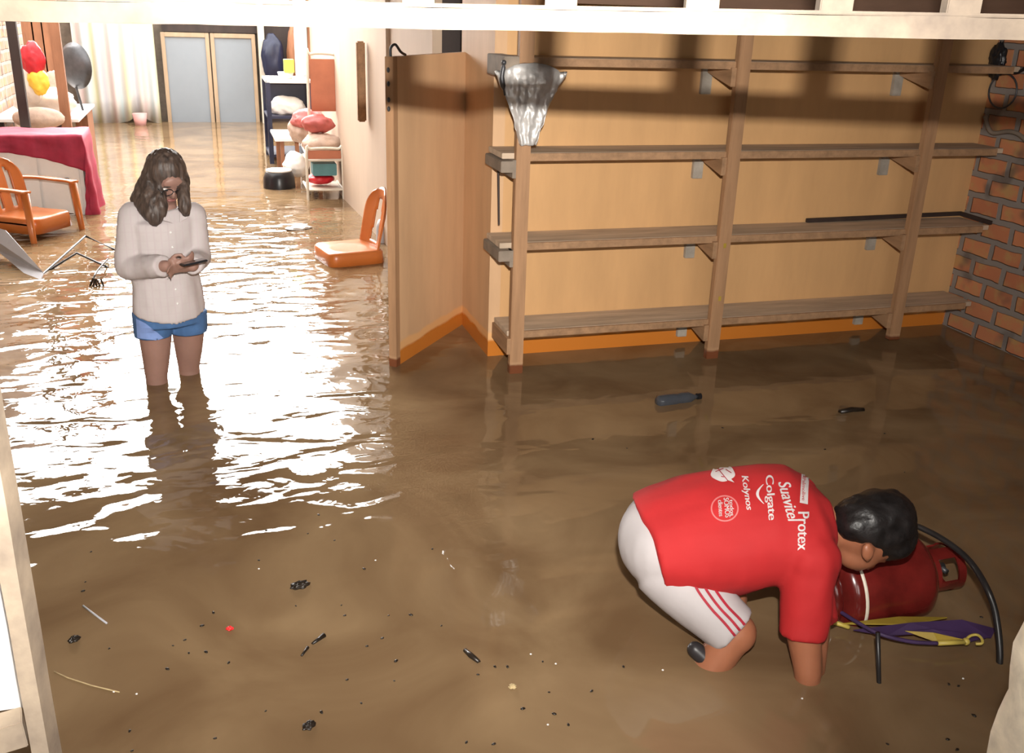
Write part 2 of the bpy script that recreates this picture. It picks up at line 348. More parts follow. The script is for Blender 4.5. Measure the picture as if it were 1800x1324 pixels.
b = NB(); box(b, (-2.5, -1.6, FLOOR), (-2.3, 8.0, CEIL)); struct('wall_left', b, 'corr')
b = NB(); box(b, (-2.1, 8.0, FLOOR), (-1.98, 15.6, 1.9)); struct('wall_patio', b, 'brick2', 'pale pink brick wall at the far left')
b = NB(); box(b, (-2.5, 7.9, FLOOR), (-1.98, 8.0, CEIL)); struct('wall_jog', b, 'corr')
# wall behind the photographer, with an unseen opening added to let in sky fill light
b = NB(); box(b, (-2.5, -1.7, FLOOR), (-0.6, -1.6, CEIL)); box(b, (1.4, -1.7, FLOOR), (4.36, -1.6, CEIL)); box(b, (-0.6, -1.7, FLOOR), (1.4, -1.6, 0.9)); struct('wall_front', b, 'corr')
b = NB(); box(b, (-2.5, -1.7, CEIL), (4.36, 4.66, CEIL+0.08)); box(b, (-2.5, 4.66, CEIL), (1.42, 8.1, CEIL+0.08)); struct('ceiling', b, 'ceil', 'dark board ceiling of the near room')
# corridor wall with a small high opening
b = NB()
def wallseg(p, q, z0, z1, th=0.06):
    p, q = V((*p, 0)), V((*q, 0)); d = (q-p).normalized(); nrm = V((d.y, -d.x, 0))*th
    lo = [p, q, q+nrm, p+nrm]; vs = [b.verts.new((v.x, v.y, z)) for z in (z0, z1) for v in lo]
    for f in ((0, 1, 2, 3), (7, 6, 5, 4), (0, 4, 5, 1), (1, 5, 6, 2), (2, 6, 7, 3), (3, 7, 4, 0)): b.faces.new([vs[i] for i in f])
A_ = (1.33, 5.24); B_ = (1.30, 5.97); D_ = (1.14, 9.10); E_ = (1.19, 12.2)
wallseg(A_, B_, FLOOR, 1.40); wallseg(A_, B_, 1.95, CEIL); wallseg(B_, D_, FLOOR, CEIL); wallseg(D_, E_, FLOOR, 2.1)
struct('wall_corridor', b, 'corr', 'beige corridor wall behind the open door')
b = NB(); box(b, (1.40, 5.2, 1.30), (1.95, 6.2, 1.36)); box(b, (1.95, 5.2, 1.3), (2.0, 6.2, 2.0)); box(b, (1.40, 6.15, 1.3), (2.0, 6.2, 2.0)); box(b, (1.40, 5.2, 1.3), (2.0, 5.25, 2.0)); box(b, (1.4, 5.2, 1.96), (2.0, 6.2, 2.0))
o = obj('window_recess', b, 'dark'); o.name = 'window_1'; o['kind'] = 'structure'; o['label'] = 'small dark opening high in the corridor wall'; o['category'] = 'window'
# pilaster and far wall
b = NB(); wallseg((1.215, 7.10), (1.165, 8.10), FLOOR, CEIL, .04); struct('trim_1', b, 'corr', 'pale vertical trim post on the corridor wall')
b = NB(); box(b, (-2.1, 15.62, FLOOR), (3.2, 15.75, 2.25)); struct('wall_far', b, 'greywood', 'far wall at the end of the flooded corridor')
b = NB(); box(b, (1.02, 12.2, FLOOR), (1.16, 12.34, 2.1), 0.01); struct('trim_2', b, 'white', 'white painted door post at the end of the corridor wall')
b = NB(); box(b, (1.165, 12.2, FLOOR), (1.23, 12.3, 2.1), 0.006); struct('trim_3', b, 'brownwood', 'red-brown strip beside the white door post')
b = NB(); box(b, (1.19, 12.3, FLOOR), (3.2, 12.4, 2.2)); struct('wall_side', b, 'corr')
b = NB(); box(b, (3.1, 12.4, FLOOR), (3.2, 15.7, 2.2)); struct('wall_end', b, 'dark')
# ================================================================== RAILING in front of the photographer
rl = thing('railing', 'pale weathered wooden railing across the top with short balusters', 'railing', at_d(900, 40, 1.1))
LA = at_d(-190, 10, 1.12); 
RD = 1.8
def railpt(px, py): return at_d(px, py, RD)
b = NB(); a0, a1 = railpt(-260, 14), railpt(2000, 56)
dr = (a1-a0).normalized()
# a hand-planed rail: many short sections with slightly uneven edges
N = 60; rows = []
perp = V((dr.y, -dr.x, 0)).normalized()
if perp.y > 0: perp = -perp
for i in range(N+1):
    p = a0.lerp(a1, i/N); j = lambda s: 0.0018*noise.noise(V((i*0.35, s*3.1, 0)))
    z0, z1 = -0.0185, 0.0195
    rows.append([b.verts.new(p+perp*(0.0+j(1))+V((0, 0, z0+j(2)))), b.verts.new(p+perp*0.0+V((0, 0, z1+j(3)))), b.verts.new(p-perp*0.038+V((0, 0, z1))), b.verts.new(p-perp*0.038+V((0, 0, z0+j(4))))])
for a, c in zip(rows, rows[1:]):
    for i in range(4): b.faces.new((a[i], a[(i+1) % 4], c[(i+1) % 4], c[i]))
b.faces.new(rows[0]); b.faces.new(rows[-1][::-1]); bmesh.ops.bevel(b, geom=[e for e in b.edges if abs((e.verts[0].co-e.verts[1].co).normalized().dot(dr)) > .9], offset=0.003, segments=2, affect='EDGES')
obj('rail', b, 'rail', rl)
b = NB(); beam(b, a0+V((0, 0, 0.0235))-perp*0.019, a1+V((0, 0, 0.0235))-perp*0.019, 0.042, 0.007, bev=0.002); obj('cap_strip', b, 'rail', rl)
for px, w_ in ((1233, 58), (1467, 58), (1690, 60), (985, 56), (735, 56), (480, 56), (225, 56), (-30, 56)):
    t_ = (px+260)/2260; p = a0.lerp(a1, t_)
    b = NB(); ww = w_/F_*RD
    beam(b, p-perp*0.02+V((0, 0, 0.022)), p-perp*0.02+V((0, 0, 0.42)), ww, 0.034, upv=perp, bev=0.002); obj('baluster', b, 'rail', rl)
b = NB(); t_ = 0.5; beam(b, a0-perp*0.02+V((0, 0, 0.44)), a1-perp*0.02+V((0, 0, 0.44)), 0.05, 0.04, bev=0.002); obj('top_rail', b, 'rail', rl)
# left post of the frame
pc = at_d(33, 1100, RD); 
b = NB(); rows = []
for i in range(41):
    z = 0.0+i*0.06; k = lambda s: 0.0018*noise.noise(V((z*5, s*2.7, 4)))
    cx, cy = pc.x, pc.y
    rows.append([b.verts.new((cx-0.010+k(1), cy-0.03, z+FLOOR)), b.verts.new((cx+0.020+k(2), cy-0.03+k(5), z+FLOOR)), b.verts.new((cx+0.030+k(3), cy+0.03, z+FLOOR)), b.verts.new((cx-0.010, cy+0.03, z+FLOOR))])
for a, c in zip(rows, rows[1:]):
    for i in range(4): b.faces.new((a[i], a[(i+1) % 4], c[(i+1) % 4], c[i]))
b.faces.new(rows[0]); b.faces.new(rows[-1][::-1]); obj('post', b, 'oldpost', rl)
b = NB(); beam(b, V((pc.x-0.6, pc.y-0.1, at_d(20, 1330, RD).z-.03)), V((pc.x-0.02, pc.y, at_d(20, 1330, RD).z)), 0.05, 0.06, bev=0.002); obj('lower_rail', b, 'oldpost', rl)
b = NB(); box(b, (pc.x-0.55, pc.y+0.032, at_d(20, 1310, RD).z+0.0), (pc.x+0.0, pc.y+0.042, at_d(2, 760, RD).z), 0.001)
tag(obj('white_board', b, 'white_board', origin=(pc.x-.3, pc.y, 1.2)), 'bright white board at the left edge beside the wooden post', 'board')
# right rough plaster post
b = NB(); pr_ = at_d(1852, 1290, 1.6); rr = []
for i in range(62):
    z = FLOOR+i*0.045; row = []
    for k in range(10):
        a = 2*math.pi*k/10; q = 0.085+0.012*noise.noise(V((k*1.3, z*14, 2))); row.append(b.verts.new((pr_.x+q*math.cos(a), pr_.y+q*math.sin(a), z)))
    rr.append(row)
for a, c in zip(rr, rr[1:]):
    for i in range(10): b.faces.new((a[i], a[(i+1) % 10], c[(i+1) % 10], c[i]))
b.faces.new(rr[0]); b.faces.new(rr[-1][::-1])
tag(obj('plaster_post', b, 'plaster', origin=(pr_.x, pr_.y, FLOOR), smooth=True), 'rough cream plaster post at the bottom right corner', 'post')
b = NB(); box(b, (1.42, 4.16, 1.735), (4.155, 4.26, CEIL-.002), .004); struct('trim_6', b, 'headbeam', 'dark brown beam high in front of the shelves')
# ================================================================== OPEN DOOR
dh = V((1.325, 5.21, 0)); df = V((0.79, 4.545, 0)); dd = (df-dh).normalized()
door = thing('plywood_door', 'plain tan plywood door standing open towards the camera', 'door', (dh.x, dh.y, FLOOR)); door.name = 'door_1'; door['kind'] = 'structure'
z1 = 1.487
b = NB(); beam(b, dh+dd*0.01+V((0, 0, (FLOOR+.02+z1)/2)), df-dd*0.045+V((0, 0, (FLOOR+.02+z1)/2)), 0.034, z1-FLOOR-.02, bev=0.001); obj('door_panel', b, 'ply_door', door)
b = NB(); beam(b, df-dd*0.043+V((0, 0, (FLOOR+.02+z1)/2)), df+V((0, 0, (FLOOR+.02+z1)/2)), 0.042, z1-FLOOR-.02, bev=0.002); obj('door_stile', b, 'post', door)
for zz_ in (1.22, 0.56):
    b = NB(); tube(b, [dh+V((-.018, -.022, zz_-.05)), dh+V((-.018, -.022, zz_+.05))], 0.008); box(b, (dh.x-.05, dh.y-.045, zz_-.045), (dh.x-.012, dh.y-.03, zz_+.045)); obj('hinge', b, 'darkgrey', door, label='small grey hinge')
b = NB(); p = df-dd*0.02+V((0, 0, z1)); tube(b, smoothpath([p+V((0, 0, -.01)), p+V((0, 0, .035)), p+V((.025, .02, .05)), p+V((.05, .03, .02)), p+V((.08, .07, .005))], 5), 0.006); obj('hasp', b, 'darkgrey', door, smooth=True)
for zz_ in (1.43, 1.37, 1.30, 1.26):
    b = NB(); ball(b, df+dd*0.002+V((-0.004, -0.012, zz_)), (0.008, 0.008, 0.012), seg=8, rg=6); obj('nail_head', b, 'darkgrey', door)
b = NB(); ball(b, at_y(705, 449, 4.61)+V((0.0, 0.03, 0)), (0.012, 0.012, 0.006), seg=8, rg=6); obj('key_hole', b, 'dark', door)
# ================================================================== SHELVES
sh = thing('shelving_unit', 'long built-in wooden shelves with four dusty boards against the plywood wall', 'shelves', (2.7, 4.45, 0))
SZ = (0.213, 0.657, 1.08, 1.503)
PX = (1.372, 2.463, 3.60)
YF = 4.34
for i, x in enumerate(PX):
    z0 = FLOOR if i < 2 else 0.03
    b = NB(); box(b, (x-.034, YF-.02, z0), (x+.034, YF+.02, CEIL), 0.003); 
    po = obj('post', b, 'post', sh)
    if i == 1:
        for pp in ((1274, 432), (1265, 525)):
            q = at_y(pp[0], pp[1], YF-.021); b = NB(); box(b, (q.x-.008, YF-.0235, q.z-.012), (q.x+.008, YF-.021, q.z+.012), .001); obj('sticker', b, 'yellow', po, label='small yellow tag')
for i, z in enumerate(SZ):
    b = NB(); xr = 4.12 if i != 1 else 4.13
    vs = box(b, (1.28 if i else 1.33, YF+.02, z-.026), (xr, 4.598, z), 0.002)
    so = obj('shelf_board', b, 'shelf', sh)
    b = NB(); box(b, (1.36, YF+.006, z-.036), (xr-.05, YF+.0205, z-.001), 0.001); obj('edge_strip', b, 'bearer', so)
    for j, x in enumerate(PX):
        hh = 0.085; b = NB()
        # bearer tapering to the wall
        if j == 0:
            box(b, (x-.052, YF-.02, z-.11), (x-.0345, 4.60, z-.027), 0.001)
            obj('bearer', b, 'greywood' if i in (1, 2, 3) else 'bearer', sh)
        else:
            vs = [b.verts.new(c) for c in ((x-.060, YF-.01, z-.028), (x-.035, YF-.01, z-.028), (x-.035, 4.60, z-.028), (x-.060, 4.60, z-.028), (x-.060, YF-.01, z-.115), (x-.035, YF-.01, z-.115), (x-.035, 4.60, z-.06), (x-.060, 4.60, z-.06))]
            for f in ((0, 1, 2, 3), (7, 6, 5, 4), (0, 4, 5, 1), (1, 5, 6, 2), (2, 6, 7, 3), (3, 7, 4, 0)): b.faces.new([vs[k] for k in f])
            obj('bearer', b, 'bearer', sh)
            b = NB(); box(b, (x-.085, 4.575, z-.17), (x-.03, 4.60, z-.03), 0.002); obj('cleat', b, 'cleat', sh, label='small grey wall cleat')
for x in (1.47, ):
    pass
b = NB(); box(b, (1.262, 4.31, 0.578), (1.335, 4.59, 0.630), 0.003); obj('end_block', b, 'greywood', sh)
b = NB(); box(b, (1.262, 4.31, 0.998), (1.335, 4.59, 1.050), 0.003); obj('end_block', b, 'greywood', sh)
b = NB(); box(b, (1.262, 4.31, 1.418), (1.335, 4.59, 1.508), 0.003); obj('end_block', b, 'greywood', sh)
# loose things on and by the shelves
b = NB(); tube(b, [at_y(874, 282, 4.5), at_y(876, 300, 4.5), at_y(877, 395, 4.5)], [.004, .006, .005]); tag(obj('dark_rod', b, 'dark', origin=at_y(876, 340, 4.5)), 'thin dark rod hanging beside the first shelf post', 'rod')
b = NB(); p = at_y(885, 118, 4.27); tube(b, smoothpath([p+V((0, 0, .03)), p, p+V((-.005, 0, -.05)), p+V((.01, 0, -.12))], 5), [.006]*5+[.010]*5+[.012]*3+[.004]*3); ball(b, p+V((0, -.005, .02)), .011)
tag(obj('hanging_tool', b, 'darkgrey', origin=p, smooth=True), 'small dark tool hanging from the top left shelf bracket', 'tool')
b = NB(); beam(b, (3.1, 4.585, 0.668), (4.13, 4.585, 0.680), 0.02, 0.022, bev=.002); beam(b, (4.12, 4.59, .680), (4.14, 4.36, .670), 0.02, 0.022, bev=.002); tag(obj('wood_strip', b, 'dark', origin=(3.6, 4.58, .64)), 'thin dark wooden strip lying on the third shelf at right', 'wood strip')
b = NB(); beam(b, (2.9, 4.57, 1.95), (4.1, 4.57, 1.87), 0.03, 0.05, bev=.002); tag(obj('wall_batten', b, 'dark', origin=(3.5, 4.57, 1.9)), 'dark sloping batten high on the plywood wall above the top shelf', 'batten')
# silver sheet wrapped over the first post
b = NB(); top = at_y(932, 122, YF-.03); bot = at_y(930, 255, YF-.03); rings = []
for i in range(37):
    t = i/36; c = top.lerp(bot, t); wd = 0.092*(1-t)**1.4+0.043*(1-t)+0.040; wd *= (0.93 if i == 0 else 1)
    rings.append((c+V((0.004-.01*t, 0, 0)), (wd, 0, 0), (0, 0.028-.012*t+0.008*(t < .2), 0), (lambda a, i=i: V((0, 0.005*math.sin(a*7+i*.13), (0.03*math.cos(2*a)*-1 if i == 0 else 0)+0.002*math.sin(a*5+i))))))
loft(b, rings, True, 72)
for v in b.verts:
    q_ = v.co*1.0; n1 = noise.noise(V((q_.x*38, 3, q_.z*9)))+.6*noise.noise(V((q_.x*60, 9, q_.z*34))); v.co.y -= .016*n1; v.co.x += .006*noise.noise(V((1, q_.z*25, q_.x*9)))
tag(obj('silver_sheet', b, 'foil', origin=bot, smooth=True), 'crumpled silver plastic sheet tied around the first shelf post', 'plastic sheet')
# things on the brick wall at top right
b = NB(); q = at_x(1765, 160, 4.13); pts = [q+V((-.01, 0.10*math.cos(a), 0.09*math.sin(a))) for a in [i*math.pi/12 for i in range(25)]]
tube(b, pts, 0.005, 8); tag(obj('wire_ring', b, 'darkgrey', origin=q, smooth=True), 'dark wire ring hanging on the brick wall', 'ring')
b = NB(); q = at_x(1752, 108, 4.12); lumpy(b, q, (.03, .05, .09), .35, 3, 2.5); tube(b, smoothpath([q, q+V((0, -.15, -.05)), q+V((0, -.3, .02)), q+V((0, -.5, -.1))], 6), .009, 8)
tag(obj('hanging_cable', b, 'black', origin=q, smooth=True), 'bundle of black cable hooked high on the brick wall', 'cable')
b = NB(); q = at_x(1740, 222, 4.12); tube(b, smoothpath([q+V((0, .05, .05)), q+V((0, -.02, -.03)), q+V((0, -.15, -.01)), q+V((0, -.25, -.03)), q+V((0, -.38, -.12))], 6), .012, 8)
tag(obj('grey_hose', b, 'greywood', origin=q, smooth=True), 'thick grey hose sagging across the brick wall', 'hose')
# ================================================================== GAS CYLINDER
ca = at_z(1520, 1030, 0.12)+V((0.02, 0.03, -.02)); ca = V((1.885, 2.17, 0.06))
ax = V((0.985, -0.035, 0.06)).normalized(); s0 = ca-ax*0.21
gc = thing('gas_cylinder', 'dark red gas cylinder lying half sunk in the water', 'gas cylinder', ca)
b = NB(); prof = []
for i in range(9):
    a = i/8*math.pi/2; prof.append((0.15*math.sin(a), -.13-0.06*math.cos(a)))
prof += [(0.15, -.04), (0.151, 0.0), (0.151, 0.02), (0.15, .10)]
for i in range(1, 9):
    a = i/8*math.pi/2; prof.append((0.15*math.cos(a), .10+0.09*math.sin(a)))
lathe(b, ca, ax, prof, 48); obj('tank', b, 'gas', gc, smooth=True)
b = NB(); lathe(b, ca, ax, [(0.149, -.120), (.153, -.118), (.153, -.110), (.149, -.108)], 48); obj('weld_band', b, 'cream', gc, smooth=True, label='thin pale weld line')
# collar handle: ring with cut-outs
u, v = frame(ax); b = NB()
def arcwall(a0, a1, h0, h1, r=0.076, th=0.006):
    n = max(2, int(abs(a1-a0)/0.15)); L = []
    for i in range(n+1):
        a = a0+(a1-a0)*i/n; d = u*math.cos(a)+v*math.sin(a)
        L.append([b.verts.new(ca+ax*h0+d*(r-th)), b.verts.new(ca+ax*h0+d*r), b.verts.new(ca+ax*h1+d*r), b.verts.new(ca+ax*h1+d*(r-th))])
    for p, q in zip(L, L[1:]):
        for i in range(4): b.faces.new((p[i], p[(i+1) % 4], q[(i+1) % 4], q[i]))
    b.faces.new(L[0]); b.faces.new(L[-1][::-1])
arcwall(0, 2*math.pi, .165, .20); arcwall(0.0, 2*math.pi, .262, .288)
for k in range(4): a = k*math.pi/2+0.35; arcwall(a-.28, a+.28, .198, .264)
obj('collar', b, 'gas', gc, autos=.7)
b = NB(); lathe(b, ca, ax, [(0.02, .18), (0.02, .23), (.014, .235), (.014, .26)], 16); tube(b, [ca+ax*.25-u*.03, ca+ax*.25+u*.03], .009); obj('valve', b, 'darkgrey', gc, smooth=True)
b = NB(); lathe(b, ca, ax, [(0.108, -.20), (.112, -.20), (.112, -.16), (.108, -.16)], 40); obj('foot_ring', b, 'gas', gc, smooth=True)
# hose
def H(x, y, z): return at_z(x, y, z)
b = NB(); tube(b, smoothpath([H(1560, 905, .16), H(1612, 925, .20), H(1660, 950, .21), H(1703, 985, .20), H(1735, 1035, .17), H(1752, 1090, .10), H(1757, 1165, 0.0), H(1757, 1165, 0)+V((0, 0, -.12))], 8), 0.0095, 10)
tag(obj('rubber_hose', b, 'rubber', origin=H(1757, 1165, 0), smooth=True), 'black rubber hose arching from behind the gas cylinder into the water', 'hose')
b = NB(); tube(b, [H(1545, 1200, 0)+V((0, 0, -.2)), H(1545, 1200, 0), H(1543, 1112, .145)], 0.0065, 8)
tag(obj('dark_stake', b, 'rubber', origin=H(1545, 1200, 0), smooth=True), 'thin dark stake standing upright in the water below the umbrella', 'stake')
# ================================================================== UMBRELLA
um = thing('umbrella', 'folded purple and yellow child umbrella with a yellow hook handle', 'umbrella', H(1600, 1110, 0))
tip = H(1468, 1098, .02); han = H(1700, 1122, .03)
def fold(pts, m, name='canopy_fold'):
    b = NB(); top = [b.verts.new(H(x, y, z)) for x, y, z in pts]; b.faces.new(top)
    bmesh.ops.triangulate(b, faces=b.faces); return obj(name, b, m, um, solid=0.004)
fold([(1478, 1097, .025), (1580, 1085, .045), (1665, 1086, .035), (1600, 1098, .05)], 'yellow')
fold([(1500, 1108, .03), (1600, 1095, .055), (1690, 1090, .04), (1750, 1106, .012), (1742, 1122, .008), (1660, 1112, .03), (1560, 1118, .035)], 'purple')
fold([(1590, 1110, .04), (1640, 1106, .05), (1742, 1120, .01), (1700, 1130, .015)], 'purple')
fold([(1590, 1109, .045), (1640, 1112, .055), (1706, 1127, .03), (1650, 1131, .03)], 'yellow')
b = NB(); tube(b, smoothpath([H(1463, 1066, .03), H(1500, 1090, .045), (H(1545, 1114, .055)), H(1600, 1128, .04), H(1648, 1131, .035)], 6), .006, 8); obj('shaft', b, 'purple', um, smooth=True, label='curved purple tube')
b = NB(); tube(b, [H(1648, 1131, .035), H(1697, 1129, .032)], .007, 10); obj('grip', b, 'yellowplastic', um, smooth=True)
b = NB(); tube(b, smoothpath([H(1696, 1128, .032), H(1704, 1119, .04), H(1716, 1116, .045), H(1725, 1122, .045), H(1726, 1131, .04), H(1715, 1132, .035)], 5), .0042, 8); ball(b, H(1698, 1128, .032), .011, seg=12, rg=8); obj('hook_handle', b, 'yellowplastic', um, smooth=True, label='small yellow hook handle')
b = NB(); tube(b, smoothpath([H(1463, 1094, .02), H(1478, 1098, .022), H(1492, 1103, .012)], 4), .007, 8); obj('tip', b, 'yellowplastic', um, smooth=True)
# ================================================================== MAN
man = thing('person', 'man in red T-shirt and white shorts bending over the water by the gas cylinder', 'person', (1.2, 2.1, FLOOR))
hip = V((1.19, 2.225, 0.26)); nk = V((1.615, 2.06, 0.36))
sp = (nk-hip); SL = sp.length; s_ = sp.normalized(); rr_ = s_.cross(V((0, 0, 1))).normalized(); un = rr_.cross(s_)   # rr_: his right (towards camera)
def BP(t, r=0, u=0): return hip+s_*(t)+rr_*r+un*u
shR = BP(SL-.09, .150, -.02); shL = BP(SL-.08, -.185, .0)
elR = H(1412, 1108, .13); wrR = H(1418, 1192, 0.0)
elL = H(1430, 1085, .12); wrL = H(1426, 1176, 0.0)
knR = H(1293, 1112, .085); knL = H(1278, 1052, .1)
hd = H(1535, 932, .35); cr = V((.95, -.02, .20)).normalized(); fc = V((.2, -.05, -.96)); fc = (fc-cr*fc.dot(cr)).normalized(); sd_ = cr.cross(fc)  # ear axis
def hand(bm, w, d, side, r=0.008):
    d = V(d).normalized(); s = V(side).normalized(); n = d.cross(s)
    ell(bm, w+d*.045, (d*.05, s*.040, n*.016))
    for k, (o, L) in enumerate(((-.030, .062), (-.010, .072), (.010, .068), (.029, .052))):
        p = w+d*.085+s*o; limb(bm, [p, p+d*L*.5+n*.008, p+d*L+n*.030], [.0085, .008, .007], 8)
    p = w+d*.025-s*.036; limb(bm, [p, p-s*.024+d*.022+n*.01, p-s*.026+d*.052+n*.02], [.011, .009, .008], 8)
b = NB()
loft(b, [(BP(-.05), rr_*.13, un*.10), (BP(.1), rr_*.14, un*.10), (BP(.25, 0, .01), rr_*.16, un*.10), (BP(.36, 0, .01), rr_*.16, un*.085), (BP(.44), rr_*.08, un*.055)])
ell(b, BP(0), (s_*.12, rr_*.15, un*.12))
limb(b, [BP(SL-.05), nk+(hd-nk)*.45+un*-.01, hd-cr*.03], [.062, .058, .055])
ell(b, hd, (cr*.108, fc*.095, sd_*.078)); ell(b, hd+fc*.055-cr*.045, (cr*.07, fc*.052, sd_*.055))
ell(b, hd+fc*.105-cr*.02, (cr*.028, fc*.02, sd_*.014)); ell(b, hd+fc*.10-cr*.062, (cr*.012, fc*.012, sd_*.026))
for sg in (1, -1):
    ell(b, hd+sd_*.080*sg-cr*.072+fc*.005, (cr*.020, fc*.032, sd_*.012)); ell(b, hd+sd_*.028*sg+fc*.088+cr*.008, (cr*.008, fc*.008, sd_*.014))
for shd, el, wr, sg in ((shR, elR, wrR, 1), (shL, elL, wrL, -1)):
    dn = V((0.10, -.05, -1)).normalized()
    limb(b, [shd, el, wr+V((0, 0, .02)), wr+dn*.10], [.058, .050, .038, .030])
    hand(b, wr+dn*.09, dn, rr_*sg)
for kn, sg in ((knR, 1), (knL, -1)):
    hj = BP(-.01, .085*sg, -.04); ank = V((kn.x-(.21 if sg > 0 else .03), kn.y+.02, FLOOR+.09)); calf = kn.lerp(ank, .35)+V((-.025, 0, -.01))
    limb(b, [hj, hj.lerp(kn, .5), kn, calf, ank], [.085, .078, .060, .054, .038])
    limb(b, [ank+V((-.03, 0, -.04)), ank+V((.07, 0, -.045)), ank+V((.16, 0, -.06))], [.034, .034, .026])
mb = blob(b, 0.008, 4); obj('body', mb, 'skin', man, label='tanned skin of forearms, knee, neck and ear')
b = NB(); ell(b, hd+cr*.018-fc*.018, (cr*.112, fc*.100, sd_*.090)); ell(b, hd-fc*.045-cr*.03, (cr*.09, fc*.07, sd_*.082)); ell(b, hd+cr*.045+fc*.035, (cr*.078, fc*.068, sd_*.082))
hm = blob(b, 0.008, 5)
for vv in hm.vertices: vv.co += vv.normal*0.007*noise.fractal(vv.co*22, 1, 2, 3)
obj('hair', hm, 'hair', man, label='short black hair')
# shirt
b = NB()
def hemf(a): return V((0, 0, 0))
loft(b, [(BP(-.085, .0, .0), rr_*.180, un*.150, lambda a: s_*(.06*max(0, math.cos(a)))), (BP(-.03, 0, .005), rr_*.190, un*.158), (BP(.07, -.012, .004), rr_*.210, un*.172), (BP(.18, -.018, .006), rr_*.220, un*.172), (BP(.29, -.018, .014), rr_*.222, un*.158),
         (BP(.37, -.02, .014), rr_*.215, un*.140), (BP(.42, -.01, .01), rr_*.18, un*.110), (BP(.465, 0, 0), rr_*.085, un*.068)], n=32)
for shd, el in ((shR, elR), (shL, elL)):
    d = (el-shd).normalized(); a_, c_ = frame(d)
    loft(b, [(shd-d*.03, a_*.078, c_*.078), (shd+d*.08, a_*.072, c_*.072), (el+d*.018, a_*.066, c_*.064)], n=24); ball(b, shd, .080)
    ball(b, BP(SL-.12, .10*(1 if shd is shR else -1), .0), .10)
smesh = blob(b, 0.0085, 5)
for vv in smesh.vertices:
    k = noise.noise(vv.co*11)*.5+noise.noise(V((vv.co.x*6, vv.co.y*18, vv.co.z*14)))*.5; vv.co += vv.normal*(0.007*k+.004*noise.noise(V((vv.co.x*30, vv.co.y*9, vv.co.z*9)))*max(0, min(1, (.2-(vv.co-hip).dot(un))*4)))
tree = BVHTree.FromPolygons([v.co.copy() for v in smesh.vertices], [tuple(p.vertices) for p in smesh.polygons])
shirt = obj('shirt', smesh, 'redshirt', man, label='red T-shirt with white lettering on the back')
# shorts
b = NB()
ell(b, BP(-.03, 0, .012), (s_*.115, rr_*.172, un*.128))
for kn, sg in ((knR, 1), (knL, -1)):
    hj = BP(-.02, .085*sg, -.03); d = (kn-hj).normalized(); a_, c_ = frame(d)
    loft(b, [(hj-d*.02, a_*.088, c_*.098), (hj+d*.08, a_*.090, c_*.096), (kn-d*.05, a_*.080, c_*.086), (kn-d*.005, a_*.076, c_*.082)], n=24)
shm = blob(b, 0.0085, 5)
for vv in shm.vertices: vv.co += vv.normal*0.006*noise.noise(V((vv.co.x*9, vv.co.y*14, vv.co.z*9)))
tree2 = BVHTree.FromPolygons([v.co.copy() for v in shm.vertices], [tuple(p.vertices) for p in shm.polygons])
shorts = obj('shorts', shm, 'whiteshort', man, label='white knee-length shorts with three red side stripes')
b = NB(); limb(b, [H(1222, 1142, .03), H(1240, 1158, .01), H(1262, 1172, -.01)], [.024, .026, .022]); obj('sandal', blob(b, .006, 4), 'sole', man, label='dark sandal heel behind the knee')
def project(px, py, tr, lift):
    d = ray(px, py).normalized(); h = tr.ray_cast(CAM, d)
    return None if h[0] is None else h[0]+h[1]*lift
def decal(name, bm, fn, tr, m, parent, lift=0.0032, cuts=True):
    """lay a flat printed shape (in its own x,y) on the cloth"""
    bmesh.ops.triangulate(bm, faces=bm.faces)
    if cuts:
        xs = [v.co.x for v in bm.verts]; ys = [v.co.y for v in bm.verts]
        for ax_, lo, hi, n in ((0, min(xs), max(xs), 30), (1, min(ys), max(ys), 9)):
            for i in range(1, n):
                co = V((0, 0, 0)); co[ax_] = lo+(hi-lo)*i/n; no = V((0, 0, 0)); no[ax_] = 1
                bmesh.ops.bisect_plane(bm, geom=bm.verts[:]+bm.edges[:]+bm.faces[:], plane_co=co, plane_no=no)
    bmesh.ops.triangulate(bm, faces=bm.faces)
    bad = []
    for v in bm.verts:
        p = project(*fn(v.co.x, v.co.y), tr, lift)
        if p is None: bad.append(v)
        else: v.co = p
    if bad: bmesh.ops.delete(bm, geom=bad, context='VERTS')
    me = bpy.data.meshes.new(name); bm.to_mesh(me); bm.free()
    return obj(name, me, m, parent)
def text_bm(s, shear=0.0, bold=0.0):
    cu = bpy.data.curves.new('t', 'FONT'); cu.body = s; cu.shear = shear; cu.offset = bold; cu.size = 1; o = bpy.data.objects.new('t', cu); C.objects.link(o)
    me = bpy.data.meshes.new_from_object(o.evaluated_get(bpy.context.evaluated_depsgraph_get())); bm = NB()
    for q in (0, .022, .044):
        n0 = len(bm.verts); bm.from_mesh(me); bm.verts.ensure_lookup_table()
        for v in bm.verts[n0:]: v.co.x += q; v.co.z += q*1e-3
    bpy.data.objects.remove(o); bpy.data.curves.remove(cu); bpy.data.meshes.remove(me); return bm
def lettering(s, p0, p1, h, name='lettering', shear=0.0, bold=0.0, m='print', lift=.0035):
    """text read from p0 to p1 (photo pixels), letters h pixels tall, tops towards the collar"""
    bm = text_bm(s, shear, bold); xs = [v.co.x for v in bm.verts]; ys = [v.co.y for v in bm.verts]; x0, x1, y0, y1 = min(xs), max(xs), min(ys), max(ys)
    dx, dy = (p1[0]-p0[0]), (p1[1]-p0[1]); L = math.hypot(dx, dy); nx, ny = dy/L, -dx/L
    return decal(name, bm, lambda x, y: (p0[0]+dx*(x-x0)/(x1-x0)+nx*h*(y-y0)/(y1-y0), p0[1]+dy*(x-x0)/(x1-x0)+ny*h*(y-y0)/(y1-y0)), tree, m, shirt, lift)
